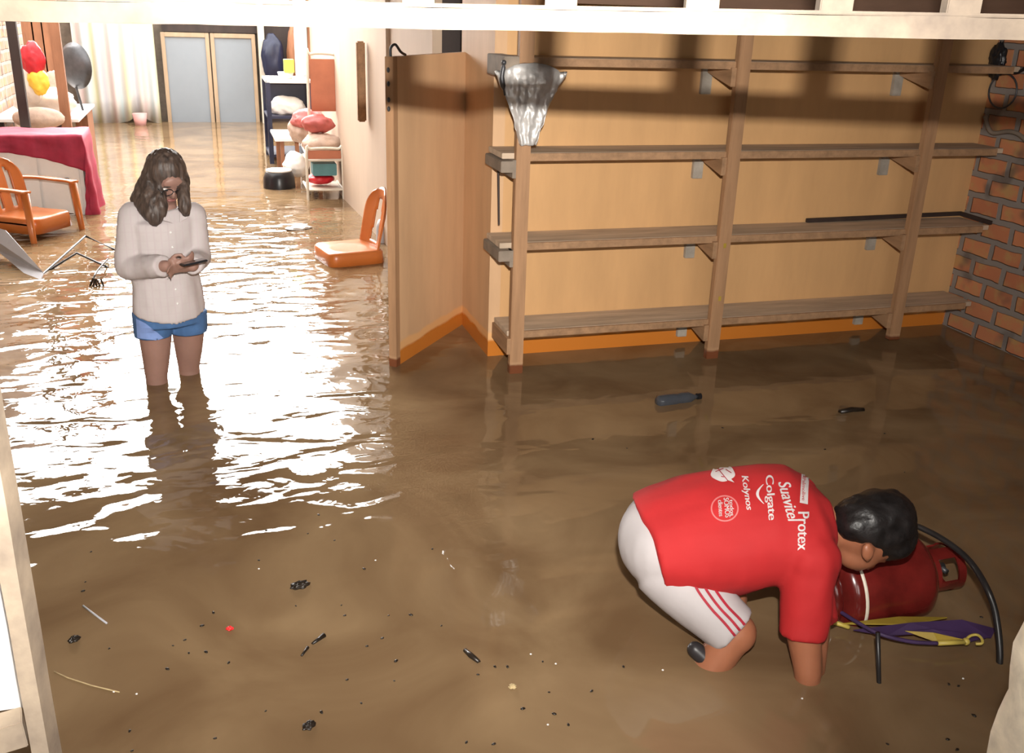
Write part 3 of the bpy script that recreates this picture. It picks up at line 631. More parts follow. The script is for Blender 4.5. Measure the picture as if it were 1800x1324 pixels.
def shape(pts): 
    bm = NB(); bm.faces.new([bm.verts.new((x, y, 0)) for x, y in pts]); return bm
lettering('Protex', (1402, 901), (1402, 968), 19)
decal('print_box', shape([(1408, 835), (1421, 837), (1419, 888), (1405, 885)]), lambda x, y: (x, y), tree, 'print', shirt)
lettering('Palmolive', (1409, 842), (1408, 882), 6, m='printpink', lift=.0048)
lettering('Suavitel', (1367, 850), (1386, 922), 21, shear=.35)
lettering('Colgate', (1341, 838), (1347, 916), 18)
arc = []
for i in range(13): a = i/12; arc.append((1341-14*math.sin(a*math.pi)*.9+a*1, 853+a*34))
arc2 = [(x+1.5+3.5*math.sin(i/12*math.pi), y) for i, (x, y) in enumerate(arc)][::-1]
decal('smile_mark', shape(arc+arc2), lambda x, y: (x, y), tree, 'print', shirt)
lettering('Kolynos', (1300, 839), (1309, 899), 15, shear=.2)
bl = []
for i in range(40):
    a = i/40*2*math.pi; r = 1+.04*math.sin(a*5); bl.append((1271+21*r*math.cos(a), 834+14*r*math.sin(a)))
bl[4:4] = []; bl[6] = (1291, 850)
decal('speech_emblem', shape(bl), lambda x, y: (x, y), tree, 'print', shirt)
for ln in (((1262, 826), (1280, 848)), ((1258, 832), (1272, 826)), ((1268, 840), (1273, 841)), ((1276, 828), (1286, 834))):
    (xa, ya), (xb, yb) = ln; L = math.hypot(xb-xa, yb-ya); nx, ny = -(yb-ya)/L*.7, (xb-xa)/L*.7
    decal('emblem_line', shape([(xa+nx, ya+ny), (xb+nx, yb+ny), (xb-nx, yb-ny), (xa-nx, ya-ny)]), lambda x, y: (x, y), tree, 'stripe', shirt, .0048)
bm = NB(); N = 40; ro = [bm.verts.new((1274+24.5*math.cos(i/N*6.2832), 895+23*math.sin(i/N*6.2832), 0)) for i in range(N)]; ri = [bm.verts.new((1274+22*math.cos(i/N*6.2832), 895+20.5*math.sin(i/N*6.2832), 0)) for i in range(N)]
for i in range(N): bm.faces.new((ro[i], ro[(i+1) % N], ri[(i+1) % N], ri[i]))
decal('circle_emblem', bm, lambda x, y: (x, y), tree, 'printpink', shirt, cuts=False)
lettering('todos', (1282, 880), (1284, 908), 7); lettering('SOMOS', (1272, 877), (1275, 911), 9); lettering('clientes', (1262, 881), (1264, 909), 8)
# three stripes down the leg of the shorts
for off in (0, 1, 2):
    ctr = [(1218+off*13.5, 1021-off*3), (1228+off*14, 1041-off*2.5), (1250+off*13.5, 1070-off*2.5), (1275+off*12.5, 1097-off*4), (1294+off*12, 1121-off*5), (1298+off*11.5, 1130-off*6)]
    ctr = [(p.x, p.y) for p in smoothpath([V((x, y, 0)) for x, y in ctr], 5)]
    bm = NB(); L = []
    for i, (x, y) in enumerate(ctr):
        a, c = ctr[max(i-1, 0)], ctr[min(i+1, len(ctr)-1)]; l = math.hypot(c[0]-a[0], c[1]-a[1]); nx, ny = -(c[1]-a[1])/l*2.3, (c[0]-a[0])/l*2.3
        L.append((bm.verts.new((x+nx, y+ny, 0)), bm.verts.new((x, y, 0)), bm.verts.new((x-nx, y-ny, 0))))
    for p, q in zip(L, L[1:]): bm.faces.new((p[0], p[1], q[1], q[0])); bm.faces.new((p[1], p[2], q[2], q[1]))
    decal('side_stripe', bm, lambda x, y: (x, y), tree2, 'stripe', shorts, .0025, cuts=False)
# ================================================================== WOMAN
wo = thing('person', 'woman in pale checked shirt and blue shorts wading and looking at her phone', 'person', (-0.25, 4.55, FLOOR))
YW = 4.55
def Wp(x, y, dy=0): return at_y(x, y, YW+dy)
WX = V((1, 0, 0)); 
fdw = V((0.38, -0.92, 0)).normalized(); sdw = V((-fdw.y, fdw.x, 0))*1  # sdw: image-right side (her left)
if sdw.x < 0: sdw = -sdw
pel = Wp(297, 545); che = Wp(290, 410); nec = Wp(293, 362); hdw = Wp(291, 312, -.03)
shr = Wp(234, 381, -.0)+V((0, -.02, 0)); shl = Wp(337, 381)+V((0, .03, 0))
elr = Wp(226, 470, -.05); wrr = Wp(292, 468, -.22); har = Wp(318, 464, -.24)
ell_ = Wp(352, 452, -.02); wrl = Wp(338, 468, -.18)
fcw = (fdw+V((0, 0, -.55))).normalized(); crw = (V((0, 0, 1))+fdw*.55).normalized(); crw = (crw-fcw*crw.dot(fcw)).normalized(); sew = crw.cross(fcw).normalized()
if sew.x < 0: sew = -sew
b = NB()
loft(b, [(pel-V((0, 0, .03)), sdw*.145, fdw*.095), (pel+V((0, 0, .1)), sdw*.125, fdw*.085), (che, sdw*.14, fdw*.09), (nec-V((0, 0, .03)), sdw*.07, fdw*.06)])
limb(b, [nec-V((0, 0, .03)), nec+V((0, 0, .03)), hdw-crw*.05], [.045, .043, .043])
ell(b, hdw, (crw*.108, fcw*.090, sew*.072)); ell(b, hdw+fcw*.038-crw*.055, (crw*.055, fcw*.045, sew*.046))
ell(b, hdw+fcw*.092-crw*.022, (crw*.024, fcw*.018, sew*.012)); ell(b, hdw+fcw*.082+crw*.03, (crw*.03, fcw*.012, sew*.045))
for sg in (1, -1): ell(b, hdw+sew*.073*sg-crw*.02, (crw*.028, fcw*.016, sew*.009))
limb(b, [shr, elr, wrr], [.045, .036, .027]); limb(b, [shl, ell_, wrl], [.045, .036, .026])
dr_ = (har-wrr).normalized()
def hand2(w, d, s, n):
    ell(b, w+d*.04, (d*.046, s*.034, n*.016))
    for o, L in ((-.026, .055), (-.009, .064), (.009, .060), (.025, .046)):
        p = w+d*.075+s*o; limb(b, [p, p+d*L*.45+n*.004, p+d*L*.75+n*.024, p+d*L*.8+n*.04], [.0078, .0074, .0068, .006], 8)
    p = w+d*.02-s*.03; limb(b, [p, p-s*.018+d*.025+n*.01, p-s*.01+d*.055+n*.018], [.010, .0085, .0075], 8)
hand2(wrr, dr_, V((0, -.5, .85)).normalized()*-1, V((0, -.85, -.5)).normalized()*-1)
hand2(wrl, V((-.75, -.55, .1)).normalized(), V((0, -.5, .85)).normalized()*-1, V((0, .85, .5)).normalized()*-1)
for (kx, ky, hx, dy) in ((276, 672, 272, 0), (333, 655, 330, .06)):
    kn = at_z(kx, ky, 0); hj = Wp(hx, 560, dy); ank = V((kn.x, kn.y+.02, FLOOR+.08))
    limb(b, [hj, hj.lerp(kn, .55), V((kn.x, kn.y, .03)), kn.lerp(ank, .35)+V((0, .015, 0)), ank], [.082, .064, .050, .050, .034])
    limb(b, [ank+V((0, .03, -.03)), ank+fdw*.09+V((0, 0, -.04)), ank+fdw*.15+V((0, 0, -.055))], [.03, .032, .024])
obj('body', blob(b, .0075, 3), 'skin2', wo, label='bare legs, hands and face')
for sg in (1, -1):
    b = NB(); ell(b, hdw+fcw*.080+crw*.002+sew*.028*sg, (crw*.006, fcw*.010, sew*.013)); obj('eye', b, 'eyewhite', wo, smooth=True)
    b = NB(); ell(b, hdw+fcw*.090+crw*.001+sew*.028*sg, (crw*.004, fcw*.003, sew*.005)); obj('pupil', b, 'black', wo, smooth=True)
    b = NB(); ell(b, hdw+fcw*.090+crw*.020+sew*.028*sg, (crw*.004, fcw*.006, sew*.018)); obj('eyebrow', b, 'hair2', wo, smooth=True)
b = NB(); ell(b, hdw+fcw*.082-crw*.060, (crw*.007, fcw*.010, sew*.020)); obj('mouth', b, 'lips', wo, smooth=True)
gl = NB()
for sg in (1, -1):
    cg = hdw+fcw*.104+crw*.001+sew*.030*sg; tube(gl, [cg+crw*.017*math.sin(i/16*6.2832)+sew*.024*math.cos(i/16*6.2832) for i in range(17)], .0018, 6)
    tube(gl, [cg+sew*.024*sg, hdw+sew*.078*sg+crw*.004], .0018, 6)
tube(gl, [hdw+fcw*.106+crw*.004-sew*.008, hdw+fcw*.106+crw*.004+sew*.008], .0018, 6); obj('glasses', gl, 'black', wo, smooth=True)
# hair: cap, back fall and two long locks over the chest
b = NB(); ell(b, hdw+crw*.030-fcw*.010, (crw*.100, fcw*.093, sew*.088))
ell(b, hdw-fcw*.04-crw*.03, (crw*.10, fcw*.065, sew*.088))
def lock(pts, rs, fl=.5):
    pts = smoothpath(pts, 5); n = len(pts); R = [rs[0]+(rs[1]-rs[0])*math.sin(min(1, i/(n-1)*1.2)*math.pi*.5) if i < n*.7 else rs[1]+(rs[2]-rs[1])*((i/(n-1)-.7)/.3) for i in range(n)]
    tube(b, pts, R, 12)
off = V((0, -.10, 0))
lock([hdw+sew*-.055+crw*.03, Wp(264, 320, -.05), Wp(266, 355, -.10), Wp(270, 385, -.13), Wp(264, 392, -.13)], (.04, .042, .012))
lock([hdw+sew*-.07+crw*.0, Wp(255, 325, -.0), Wp(247, 350, -.03), Wp(262, 375, -.12), Wp(258, 386, -.12)], (.035, .034, .010))
lock([hdw+sew*-.045+fcw*.02+crw*.04, Wp(281, 330, -.09), Wp(284, 360, -.13), Wp(288, 382, -.14)], (.022, .026, .008))
lock([hdw+sew*.060+crw*.03, Wp(322, 320, -.07), Wp(323, 345, -.12), Wp(325, 368, -.14), Wp(332, 378, -.13)], (.030, .027, .008))
lock([hdw+sew*-.02-fcw*.06, Wp(250, 345, .06), Wp(240, 365, .06)], (.05, .045, .02))
hm = blob(b, .0065, 3)
for vv in hm.vertices: vv.co += vv.normal*.006*noise.noise(V((vv.co.x*70, vv.co.y*70, vv.co.z*12)))
obj('hair', hm, 'hair2', wo, label='long dark brown hair falling over the chest')
# shirt
b = NB()
def hem(a): return V((0, 0, -.035*math.sin(a)**2 if True else 0))
loft(b, [(pel-V((0, 0, .005)), sdw*.165, fdw*.125, lambda a: V((0, 0, -.05*abs(math.sin(a))+.02))), (pel+V((0, 0, .07)), sdw*.158, fdw*.12), (pel+V((0, 0, .18)), sdw*.145, fdw*.112), (che-V((0, 0, .02)), sdw*.150, fdw*.115), (che+V((0, 0, .06)), sdw*.150, fdw*.105), (nec-V((0, 0, .045)), sdw*.115, fdw*.085), (nec-V((0, 0, .01)), sdw*.062, fdw*.062)], n=36)
for pts, rs in (((shr, elr, wrr), (.066, .058, .047)), ((shl, ell_, wrl), (.060, .052, .042))):
    tube(b, [pts[0], pts[0].lerp(pts[1], .5), pts[1]], [rs[0], (rs[0]+rs[1])/2, rs[1]], 20); tube(b, [pts[1], pts[1].lerp(pts[2], .93)], [rs[1], rs[2]], 20); ball(b, pts[0], rs[0]); ball(b, pts[1], rs[1]*1.0)
wm = blob(b, .0075, 4)
for vv in wm.vertices: vv.co += vv.normal*(.007*noise.noise(V((vv.co.x*16, vv.co.y*16, vv.co.z*7)))+.003*noise.noise(vv.co*25))
treew = BVHTree.FromPolygons([v.co.copy() for v in wm.vertices], [tuple(p.vertices) for p in wm.polygons])
ws = obj('shirt', wm, 'check', wo, label='pale white checked long-sleeved shirt')
b = NB()
for sg in (-1, 1):
    t0 = nec+fdw*.055+V((0, 0, .005)); pts = [nec+sdw*.06*sg+V((0, 0, .02)), nec+sdw*.035*sg+fdw*.07, nec+sdw*.015*sg+fdw*.092+V((0, 0, -.06)), nec+sdw*.055*sg+fdw*.088+V((0, 0, -.045)), nec+sdw*.088*sg+fdw*.02+V((0, 0, -.01))]
    f = b.faces.new([b.verts.new(p) for p in pts])
obj('collar', b, 'check', ws, solid=.006)
for i in range(6):
    h = treew.ray_cast(pel+V((0, 0, .06+i*.065))+fdw*.5, -fdw)
    if h[0]: b = NB(); ball(b, h[0], .0055, seg=8, rg=6); obj('button', b, 'white', ws)
b = NB()
loft(b, [(pel+V((0, 0, .03)), sdw*.14, fdw*.105), (pel-V((0, 0, .06)), sdw*.15, fdw*.11)], n=24)
for (hx, dy, bx, by) in ((268, 0, 270, 597), (328, .05, 332, 590)):
    p0, p1 = Wp(hx, 545, dy), Wp(bx, by-8, dy); loft(b, [(p0, (.092, 0, 0), (0, .10, 0)), (p1, (.086, 0, .0), (0, .088, 0))], n=20)
sm = blob(b, .0075, 3); 
tree3 = BVHTree.FromPolygons([v.co.copy() for v in sm.vertices], [tuple(p.vertices) for p in sm.polygons])
sh2 = obj('shorts', sm, 'blue', wo, label='blue denim shorts')
b = shape([(240, 560), (256, 568), (276, 584), (287, 594), (276, 598), (242, 594)]); decal('side_panel', b, lambda x, y: (x, y), tree3, 'blue2', sh2, .003, True)
ph = thing('mobile_phone', 'dark phone held in the hands of the woman', 'phone', Wp(330, 462, -.26))
b = NB(); c = Wp(331, 461, -.27); c = Wp(336, 462, -.29); beam(b, c-V((.04, .02, .004)), c+V((.06, .02, .006)), .06, .008, upv=(0, .12, .99), bev=.003); obj('phone_body', b, 'black', ph)
b = NB(); beam(b, c-V((.034, .018, -.001)), c+V((.054, .018, .0105)), .052, .0018, upv=(0, .12, .99)); obj('phone_screen', b, 'lens', ph)
# ================================================================== ORANGE CHAIRS
def seat_chair(name, label, loc, rz, arms, tilt=(0, 0)):
    t = thing(name, label, 'chair', loc); t.rotation_euler = (tilt[0], tilt[1], rz)
    def pt(nm, bm, **k):
        me = mesh_from(bm, nm, k.get('smooth', True)); o = bpy.data.objects.new(nm, me); C.objects.link(o); me.materials.append(M['orange']); o.parent = t
        if k.get('sol'): s = o.modifiers.new('thickness', 'SOLIDIFY'); s.thickness = k['sol']; s.offset = 0
        return o
    # local: +x is the way the sitter faces, z up from the floor, seat top 0.43
    b = NB(); loft(b, [((0.0, 0, .325), (.215, 0, 0), (0, .215, 0), lambda a: V((0.025*math.cos(a)-.03*math.cos(3*a), .025*math.sin(a)+.03*math.sin(3*a), 0))),
                       ((0, 0, .425), (.205, 0, 0), (0, .205, 0), lambda a: V((0.025*math.cos(a)-.03*math.cos(3*a), .025*math.sin(a)+.03*math.sin(3*a), 0))),
                       ((0, 0, .438), (.190, 0, 0), (0, .190, 0), lambda a: V((0.025*math.cos(a)-.03*math.cos(3*a), .025*math.sin(a)+.03*math.sin(3*a), 0))),
                       ((0, 0, .428), (.12, 0, 0), (0, .12, 0))], n=36); pt('seat', b)
    # back: arched sheet with a tall slot either side of a central splat
    b = NB(); nu, nv = 24, 16; hw = .20; ht = .43; G = {}
    for j in range(nv+1):
        v = j/nv
        for i in range(nu+1):
            u = i/nu*2-1; wv = hw*(math.sqrt(max(0, 1-(max(0, v-.55)/.45)**2.2*.72)))*(0.88+.12*v); y = u*wv; x = -.19-.085*v+.05*(u*u)*.8; z = .41+v*ht*(1-.10*u*u*v)
            G[i, j] = b.verts.new((x, y, z))
    for j in range(nv):
        for i in range(nu):
            u = (i+.5)/nu*2-1; v = (j+.5)/nv
            hole = (0.12 < v < 0.80) and ((.22 < abs(u) < .55-.12*v) if arms else abs(u) < .46-.26*v)
            if not hole: b.faces.new((G[i, j], G[i+1, j], G[i+1, j+1], G[i, j+1]))
    pt('backrest', b, sol=.014)
    for sx, sy in ((1, 1), (1, -1), (-1, 1), (-1, -1)):
        b = NB(); k = .185; topz = .64 if (arms and sx > 0) else .42
        yy_ = .255 if arms else .14
        if not arms: topz = .36
        loft(b, [((sx*(.235 if arms else .18), sy*(yy_+.015), 0.0), (.017, 0, 0), (0, .017, 0)), ((sx*(.19 if arms else .14), sy*yy_, topz), (.032, 0, 0), (0, .026, 0))], n=12); pt('leg', b)
    if arms:
        for sy in (1, -1):
            b = NB(); P = smoothpath([(-.25, sy*.20, .66), (-.12, sy*.26, .655), (.08, sy*.265, .65), (.215, sy*.255, .645)], 5)
            loft(b, [(p, (0, .035+.006*math.sin(i), 0), (0, 0, .013)) for i, p in enumerate(P)], n=12); pt('armrest', b)
            b = NB(); loft(b, [((-.18, sy*.21, .40), (.02, 0, 0), (0, .02, 0)), ((.16, sy*.235, .40), (.02, 0, 0), (0, .02, 0))], n=8); pt('side_rail', b)
    return t
cc = at_z(632, 450, 0)
c1 = seat_chair('plastic_chair', 'armless orange plastic chair with an open oval back beside the door', (0.875, 6.80, FLOOR+.105), math.radians(192), False)
c2 = seat_chair('plastic_chair', 'orange plastic armchair in front of the cloth-covered cabinet', (-1.34, 7.98, FLOOR+.17), math.radians(-32), True)
# ================================================================== CABINET WITH CRIMSON CLOTH
cb = thing('cabinet', 'white cabinet with a dark handle under a crimson cloth', 'cabinet', (-1.3, 8.8, FLOOR))
x0, x1, y0, y1, zt = -1.68, -1.03, 8.68, 9.2, .63
b = NB(); box(b, (x0, y0, FLOOR), (x1, y1, zt), .006); obj('carcass', b, 'white', cb)
b = NB(); box(b, (x0+.03, y0-.018, -.2), ((x0+x1)/2-.01, y0, zt-.05), .004); obj('cabinet_door', b, 'white', cb)
b = NB(); box(b, ((x0+x1)/2+.01, y0-.018, -.2), (x1-.03, y0, zt-.05), .004); d_ = obj('cabinet_door', b, 'white', cb)
b = NB(); q = at_y(110, 316, y0-.03); box(b, (q.x-.05, y0-.035, q.z-.012), (q.x+.05, y0-.016, q.z+.012), .004); obj('handle', b, 'black', d_, label='short dark handle')
b = NB(); G = {}; nu, nv = 40, 26
# one cloth: over the top, short down the front with a sagging hem, long down the right side
for i in range(nu+1):
    for j in range(nv+1):
        u = i/nu; v = j/nv; x = x0-.03+(x1-x0+.06)*min(1, u/.6); fold_ = .008*math.sin(u*60)+.006*noise.noise(V((u*9, v*9, 1)))
        side = max(0, (u-.6)/.4); front = max(0, (v-.55)/.45); yv = y1-(y1-y0+.03)*min(1, v/.55)
        z = zt+.012+.012*noise.noise(V((u*6, v*5, 0)))+.10*(1-u/.6 if u < .6 else 0)*0
        xx_ = x; yy_ = yv
        if side > 0: z -= side*.72; xx_ = x1+.03+.05*side+.02*math.sin(v*16)*side+.0
        if front > 0:
            drop = (.13+.16*min(1, (u/.6))**2)*front if side == 0 else (.29*front if side < .01 else .0)
            yy_ = y0-.03-.012*math.sin(u*28)*front
            if side == 0: z -= drop
            else: z = z if z < zt+.012-drop else z; z -= .24*front*(1-side); xx_ += -.10*front*side; 
        G[i, j] = b.verts.new((xx_+fold_*.4, yy_+fold_, z))
for i in range(nu):
    for j in range(nv): b.faces.new((G[i, j], G[i+1, j], G[i+1, j+1], G[i, j+1]))
tag(obj('draped_cloth', b, 'crimson', origin=(-1.3, 8.8, zt), smooth=True, solid=.006), 'crimson cloth draped over the white cabinet down to the water', 'cloth')
# ================================================================== BACK TABLE, BAGS, POLES (far left)
tb = thing('side_table', 'white-topped brown table behind the cloth-covered cabinet', 'table', (-1.5, 11, FLOOR))
b = NB(); box(b, (-1.95, 10.2, .575), (-1.19, 11.7, .605), .004); obj('tabletop', b, 'white', tb)
b = NB(); box(b, (-1.33, 11.1, FLOOR), (-1.21, 11.62, .575), .004); obj('side_panel', b, 'brownwood', tb)
for yy_ in (10.3, ):
    b = NB(); box(b, (-1.42, yy_, FLOOR), (-1.36, yy_+.05, .575), .004); obj('leg', b, 'dark', tb)
    b = NB(); box(b, (-1.92, yy_, FLOOR), (-1.86, yy_+.05, .575), .004); obj('leg', b, 'dark', tb)
def bag(name, m, px, py, Y, r, seed, label, cat='bag', amp=.18):
    c = at_y(px, py, Y); b = NB(); lumpy(b, c, r, amp, seed); return tag(obj(name, b, m, origin=c-V((0, 0, r[2])), smooth=True), label, cat)
bag('cloth_bundle', 'whitebag', 78, 178, 10.4, (.26, .2, .13), 1, 'large white cloth bundle on the far left table', 'bundle')
bag('carrier_bag', 'whitebag', 55, 150, 10.2, (.10, .08, .16), 8, 'white carrier bag beside the dark pole')
bag('carrier_bag', 'yellowbag', 68, 142, 10.1, (.09, .08, .12), 2, 'yellow plastic bag hanging below the red bag')
bag('carrier_bag', 'redbag', 58, 105, 10.1, (.10, .08, .15), 4, 'red bag hanging by the dark pole at far left')
bag('cloth_bundle', 'beigebag', 95, 150, 10.6, (.08, .08, .14), 5, 'beige bundle behind the yellow bag', 'bundle')
b = NB(); c = at_y(113, 196, 10.5); lathe(b, c, (0, 0, 1), [(.05, -.02), (.075, .0), (.09, .05), (.085, .05), (.068, .005), (.001, 0)], 24); tag(obj('metal_bowl', b, 'grey', origin=c, smooth=True), 'grey metal bowl on the far left table', 'bowl')
bag('folded_cloth', 'beigebag', 68, 208, 9.95, (.22, .12, .10), 9, 'mauve folded cloth behind the cabinet', 'cloth', .05)
b = NB(); q0, q1 = at_y(34, 30, 9.45), at_y(48, 240, 9.45); beam(b, V((q1.x, q1.y, FLOOR)), V((q1.x, q1.y, 2.2)), .075, .075, upv=(0, 1, 0), bev=.004); tag(obj('timber_pole', b, 'dark', origin=(q1.x, q1.y, FLOOR)), 'dark brown timber pole behind the cabinet at far left', 'pole')
b = NB(); q = at_y(106, 130, 10.1); beam(b, V((q.x, q.y, FLOOR)), V((q.x, q.y, 2.2)), .085, .07, upv=(0, 1, 0), bev=.004); tag(obj('timber_pole', b, 'brownwood', origin=(q.x, q.y, FLOOR)), 'red-brown timber pole beside the hanging wok', 'pole')
pw = thing('plank_panel', 'brown vertical plank panel at the top left', 'panel', at_y(65, 120, 12))
for i in range(3):
    q = at_y(52+i*17, 80, 12.0); b = NB(); box(b, (q.x-.058, 12, .75-.12*i), (q.x+.058, 12.03, 2.2), .003); obj('plank', b, 'brownwood', pw)
wk = thing('wok', 'dark round pan hanging beside the red-brown pole', 'pan', at_y(133, 115, 11))
b = NB(); c = at_y(129, 116, 11); lathe(b, c, (-.95, -1, 0), [(.001, .07), (.10, .055), (.17, .02), (.225, -.03), (.22, -.034), (.165, .01), (.001, .06)], 36); obj('pan', b, 'darkgrey', wk, smooth=True)
b = NB(); tube(b, [c+V((0, 0, -.2)), c+V((.05, 0, -.5))], .012); obj('handle', b, 'darkgrey', wk)
# ================================================================== FAR END: curtain, two frosted doors, dark alcove
b = NB(); G = {}; q0, q1 = at_y(125, 60, 15.35), at_y(284, 212, 15.35); nu, nv = 90, 6
for i in range(nu+1):
    for j in range(nv+1):
        u = i/nu; v = j/nv; x = q0.x+(q1.x-q0.x)*u; zb = .0+(.10*math.exp(-((u-.72)/.12)**2)); z = 2.0*(1-v)+zb*v
        G[i, j] = b.verts.new((x, 15.35+.035*math.sin(u*38)+.02*math.sin(u*17+1), z))
for i in range(nu):
    for j in range(nv): b.faces.new((G[i, j], G[i+1, j], G[i+1, j+1], G[i, j+1]))
tag(obj('striped_curtain', b, 'stripes', origin=(q0.x, 15.35, 0), smooth=True, solid=.004), 'pale striped curtain hanging at the far end', 'curtain')
for k, (xa, xb, lab) in enumerate(((288, 372, 'left frosted grey door with pale wooden frame at the far end'), (374, 452, 'right frosted grey door beside the dark alcove at the far end'))):
    A, Bq = at_y(xa, 130, 15.45), at_y(xb, 130, 15.45); dr2 = thing('frosted_door', lab, 'door', ((A.x+Bq.x)/2, 15.45, FLOOR)); dr2.name = 'door_%d' % (k+2); dr2['kind'] = 'structure'
    zt_ = 1.25
    b = NB(); box(b, (A.x+.05, 15.46, FLOOR), (Bq.x-.05, 15.48, zt_-.05)); obj('frosted_pane', b, 'glassgrey', dr2, label='frosted grey pane')
    for xs_ in (A.x, Bq.x-.055):
        b = NB(); box(b, (xs_, 15.43, FLOOR), (xs_+.055, 15.5, zt_), .004); obj('door_stile', b, 'doorframe', dr2)
    b = NB(); box(b, (A.x+.055, 15.43, zt_-.06), (Bq.x-.055, 15.5, zt_), .004); obj('door_rail', b, 'doorframe', dr2)
A, Bq = at_y(284, 50, 15.5), at_y(455, 50, 15.5)
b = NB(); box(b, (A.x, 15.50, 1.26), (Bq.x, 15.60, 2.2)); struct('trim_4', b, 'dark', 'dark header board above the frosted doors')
b = NB(); q = at_y(452, 50, 15.4); box(b, (q.x, 15.3, FLOOR), (q.x+.09, 15.45, 2.2), .01); struct('trim_5', b, 'cream', 'pale post between the far doors and the alcove')
A, Bq = at_y(458, 50, 15.3), at_y(540, 50, 15.3)
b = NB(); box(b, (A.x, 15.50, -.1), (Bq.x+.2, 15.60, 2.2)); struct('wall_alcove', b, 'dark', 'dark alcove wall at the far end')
bag('hanging_clothes', 'navy', 480, 105, 15.2, (.16, .1, .35), 11, 'dark teal clothes hanging in the far alcove', 'clothes')
bag('hanging_clothes', 'brownwood', 518, 95, 15.2, (.11, .1, .40), 12, 'dark brown clothes hanging in the far alcove', 'clothes')
b = NB(); c = at_y(246, 207, 15.1); lathe(b, c+V((0, 0, -.04)), (0, 0, 1), [(.07, -.1), (.10, .1), (.095, .1), (.001, .02)], 24); tag(obj('small_basin', b, 'pink', origin=c, smooth=True), 'small pink basin at the foot of the striped curtain', 'basin')
# ================================================================== DARK STAND + things on it
st = thing('storage_stand', 'dark navy shelf stand against the corridor wall', 'stand', (.85, 11.6, FLOOR))
sx0, sx1 = at_y(468, 200, 11.5).x, 1.12
for (x, y) in ((sx0, 11.3), (sx1-.05, 11.3), (sx0, 12.0), (sx1-.05, 12.0)):
    b = NB(); box(b, (x, y, FLOOR), (x+.05, y+.05, .90), .006); obj('leg', b, 'navy', st)
for z in (.90, .52, .10):
    b = NB(); box(b, (sx0, 11.3, z-.03), (sx1, 12.05, z), .006); obj('shelf', b, 'white' if z > .8 else 'navy', st)
b = NB(); box(b, (sx0+.05, 11.98, .52), (sx1-.05, 12.0, .87)); obj('back_panel', b, 'navy', st)
b = NB(); c = at_y(502, 130, 11.6); lathe(b, V((c.x, 11.6, .90)), (0, 0, 1), [(.07, 0), (.09, .07), (.085, .07), (.001, .02)], 24); tag(obj('white_tub', b, 'white', origin=(c.x, 11.6, .9), smooth=True), 'white tub on top of the navy stand', 'tub')
b = NB(); c = at_y(507, 118, 11.55); box(b, (c.x-.05, 11.5, .90+.07), (c.x+.06, 11.6, .90+.21), .003); tag(obj('lime_carton', b, 'greenbox', origin=(c.x, 11.5, .97)), 'lime green carton on the white tub', 'carton')
bag('rice_sack', 'whitebag', 505, 188, 11.55, (.20, .15, .12), 21, 'pale sack on the middle shelf of the navy stand', 'sack')
# low brown bench in front of the stand with laundry
bn_ = thing('low_bench', 'low brown bench with a white top in front of the navy stand', 'bench', (.85, 10.6, FLOOR))
q = at_y(480, 235, 10.7); b = NB(); box(b, (q.x, 10.4, .36), (1.12, 11.2, .39), .004); obj('bench_top', b, 'white', bn_)
for (x, y) in ((q.x+.05, 10.43), (q.x+.20, 10.43), (1.05, 10.43), (q.x+.05, 11.1)):
    b = NB(); box(b, (x, y, FLOOR), (x+.04, y+.04, .36), .003); obj('leg', b, 'brownwood', bn_)
bag('laundry_bag', 'pinkbag', 542, 210, 9.9, (.17, .15, .10), 31, 'bright pink bag behind the cream rack')
bag('laundry_bag', 'beigebag', 535, 228, 9.95, (.15, .15, .13), 32, 'mauve bag on the end of the low bench')
bag('laundry_bag', 'whitebag', 520, 290, 9.98, (.13, .12, .12), 33, 'pale checked bag under the low bench')
# cream tube rack
rk = thing('metal_rack', 'cream tubular metal rack with terracotta panels against the corridor wall', 'rack', (.97, 9.2, FLOOR))
RX0, RX1 = at_y(548, 120, 9.15).x, at_y(602, 120, 9.15).x
yb, yf = 9.55, 9.1
FX0, FX1 = at_y(541, 320, yf).x, at_y(603, 320, yf).x
b = NB(); tube(b, smoothpath([(RX0, yb, FLOOR), (RX0, yb, 1.15), (RX0+.03, yb, 1.26), (RX1-.03, yb, 1.26), (RX1, yb, 1.2), (RX1, yb, FLOOR)], 4), .014, 8); obj('back_frame', b, 'cream', rk, smooth=True)
b = NB(); zf = at_y(560, 262, yf).z; tube(b, smoothpath([(FX0, yf, FLOOR), (FX0, yf, zf-.05), (FX0+.04, yf, zf), (FX1-.04, yf, zf), (FX1, yf, zf-.05), (FX1, yf, FLOOR)], 4), .013, 8); obj('front_frame', b, 'cream', rk, smooth=True)
b = NB(); box(b, (RX0+.02, yb-.02, .75), (RX1-.02, yb, 1.22), .006); obj('back_panel', b, 'rust', rk, label='terracotta panel')
b = NB(); box(b, (FX0+.01, yf-.008, zf-.09), (FX1-.01, yf+.012, zf-.015), .004); obj('front_panel', b, 'rust', rk)
for z in (.36, .09):
    b = NB(); box(b, (FX0, yf, z-.012), (FX1, yb, z), .003); obj('shelf', b, 'cream', rk)
for x in (FX0, FX1):
    b = NB(); tube(b, [(x, yf, zf-.06), (x, yb, zf-.02)], .011, 8); obj('side_tube', b, 'cream', rk)
    b = NB(); tube(b, [(x, yf, .09), (x, yb, .09)], .011, 8); obj('side_tube', b, 'cream', rk)
def bag3(name, m, c, r, seed, label, cat='bag', amp=.16):
    b = NB(); lumpy(b, c, r, amp, seed); return tag(obj(name, b, m, origin=V(c)-V((0, 0, r[2])), smooth=True), label, cat)
mx = (FX0+FX1)/2
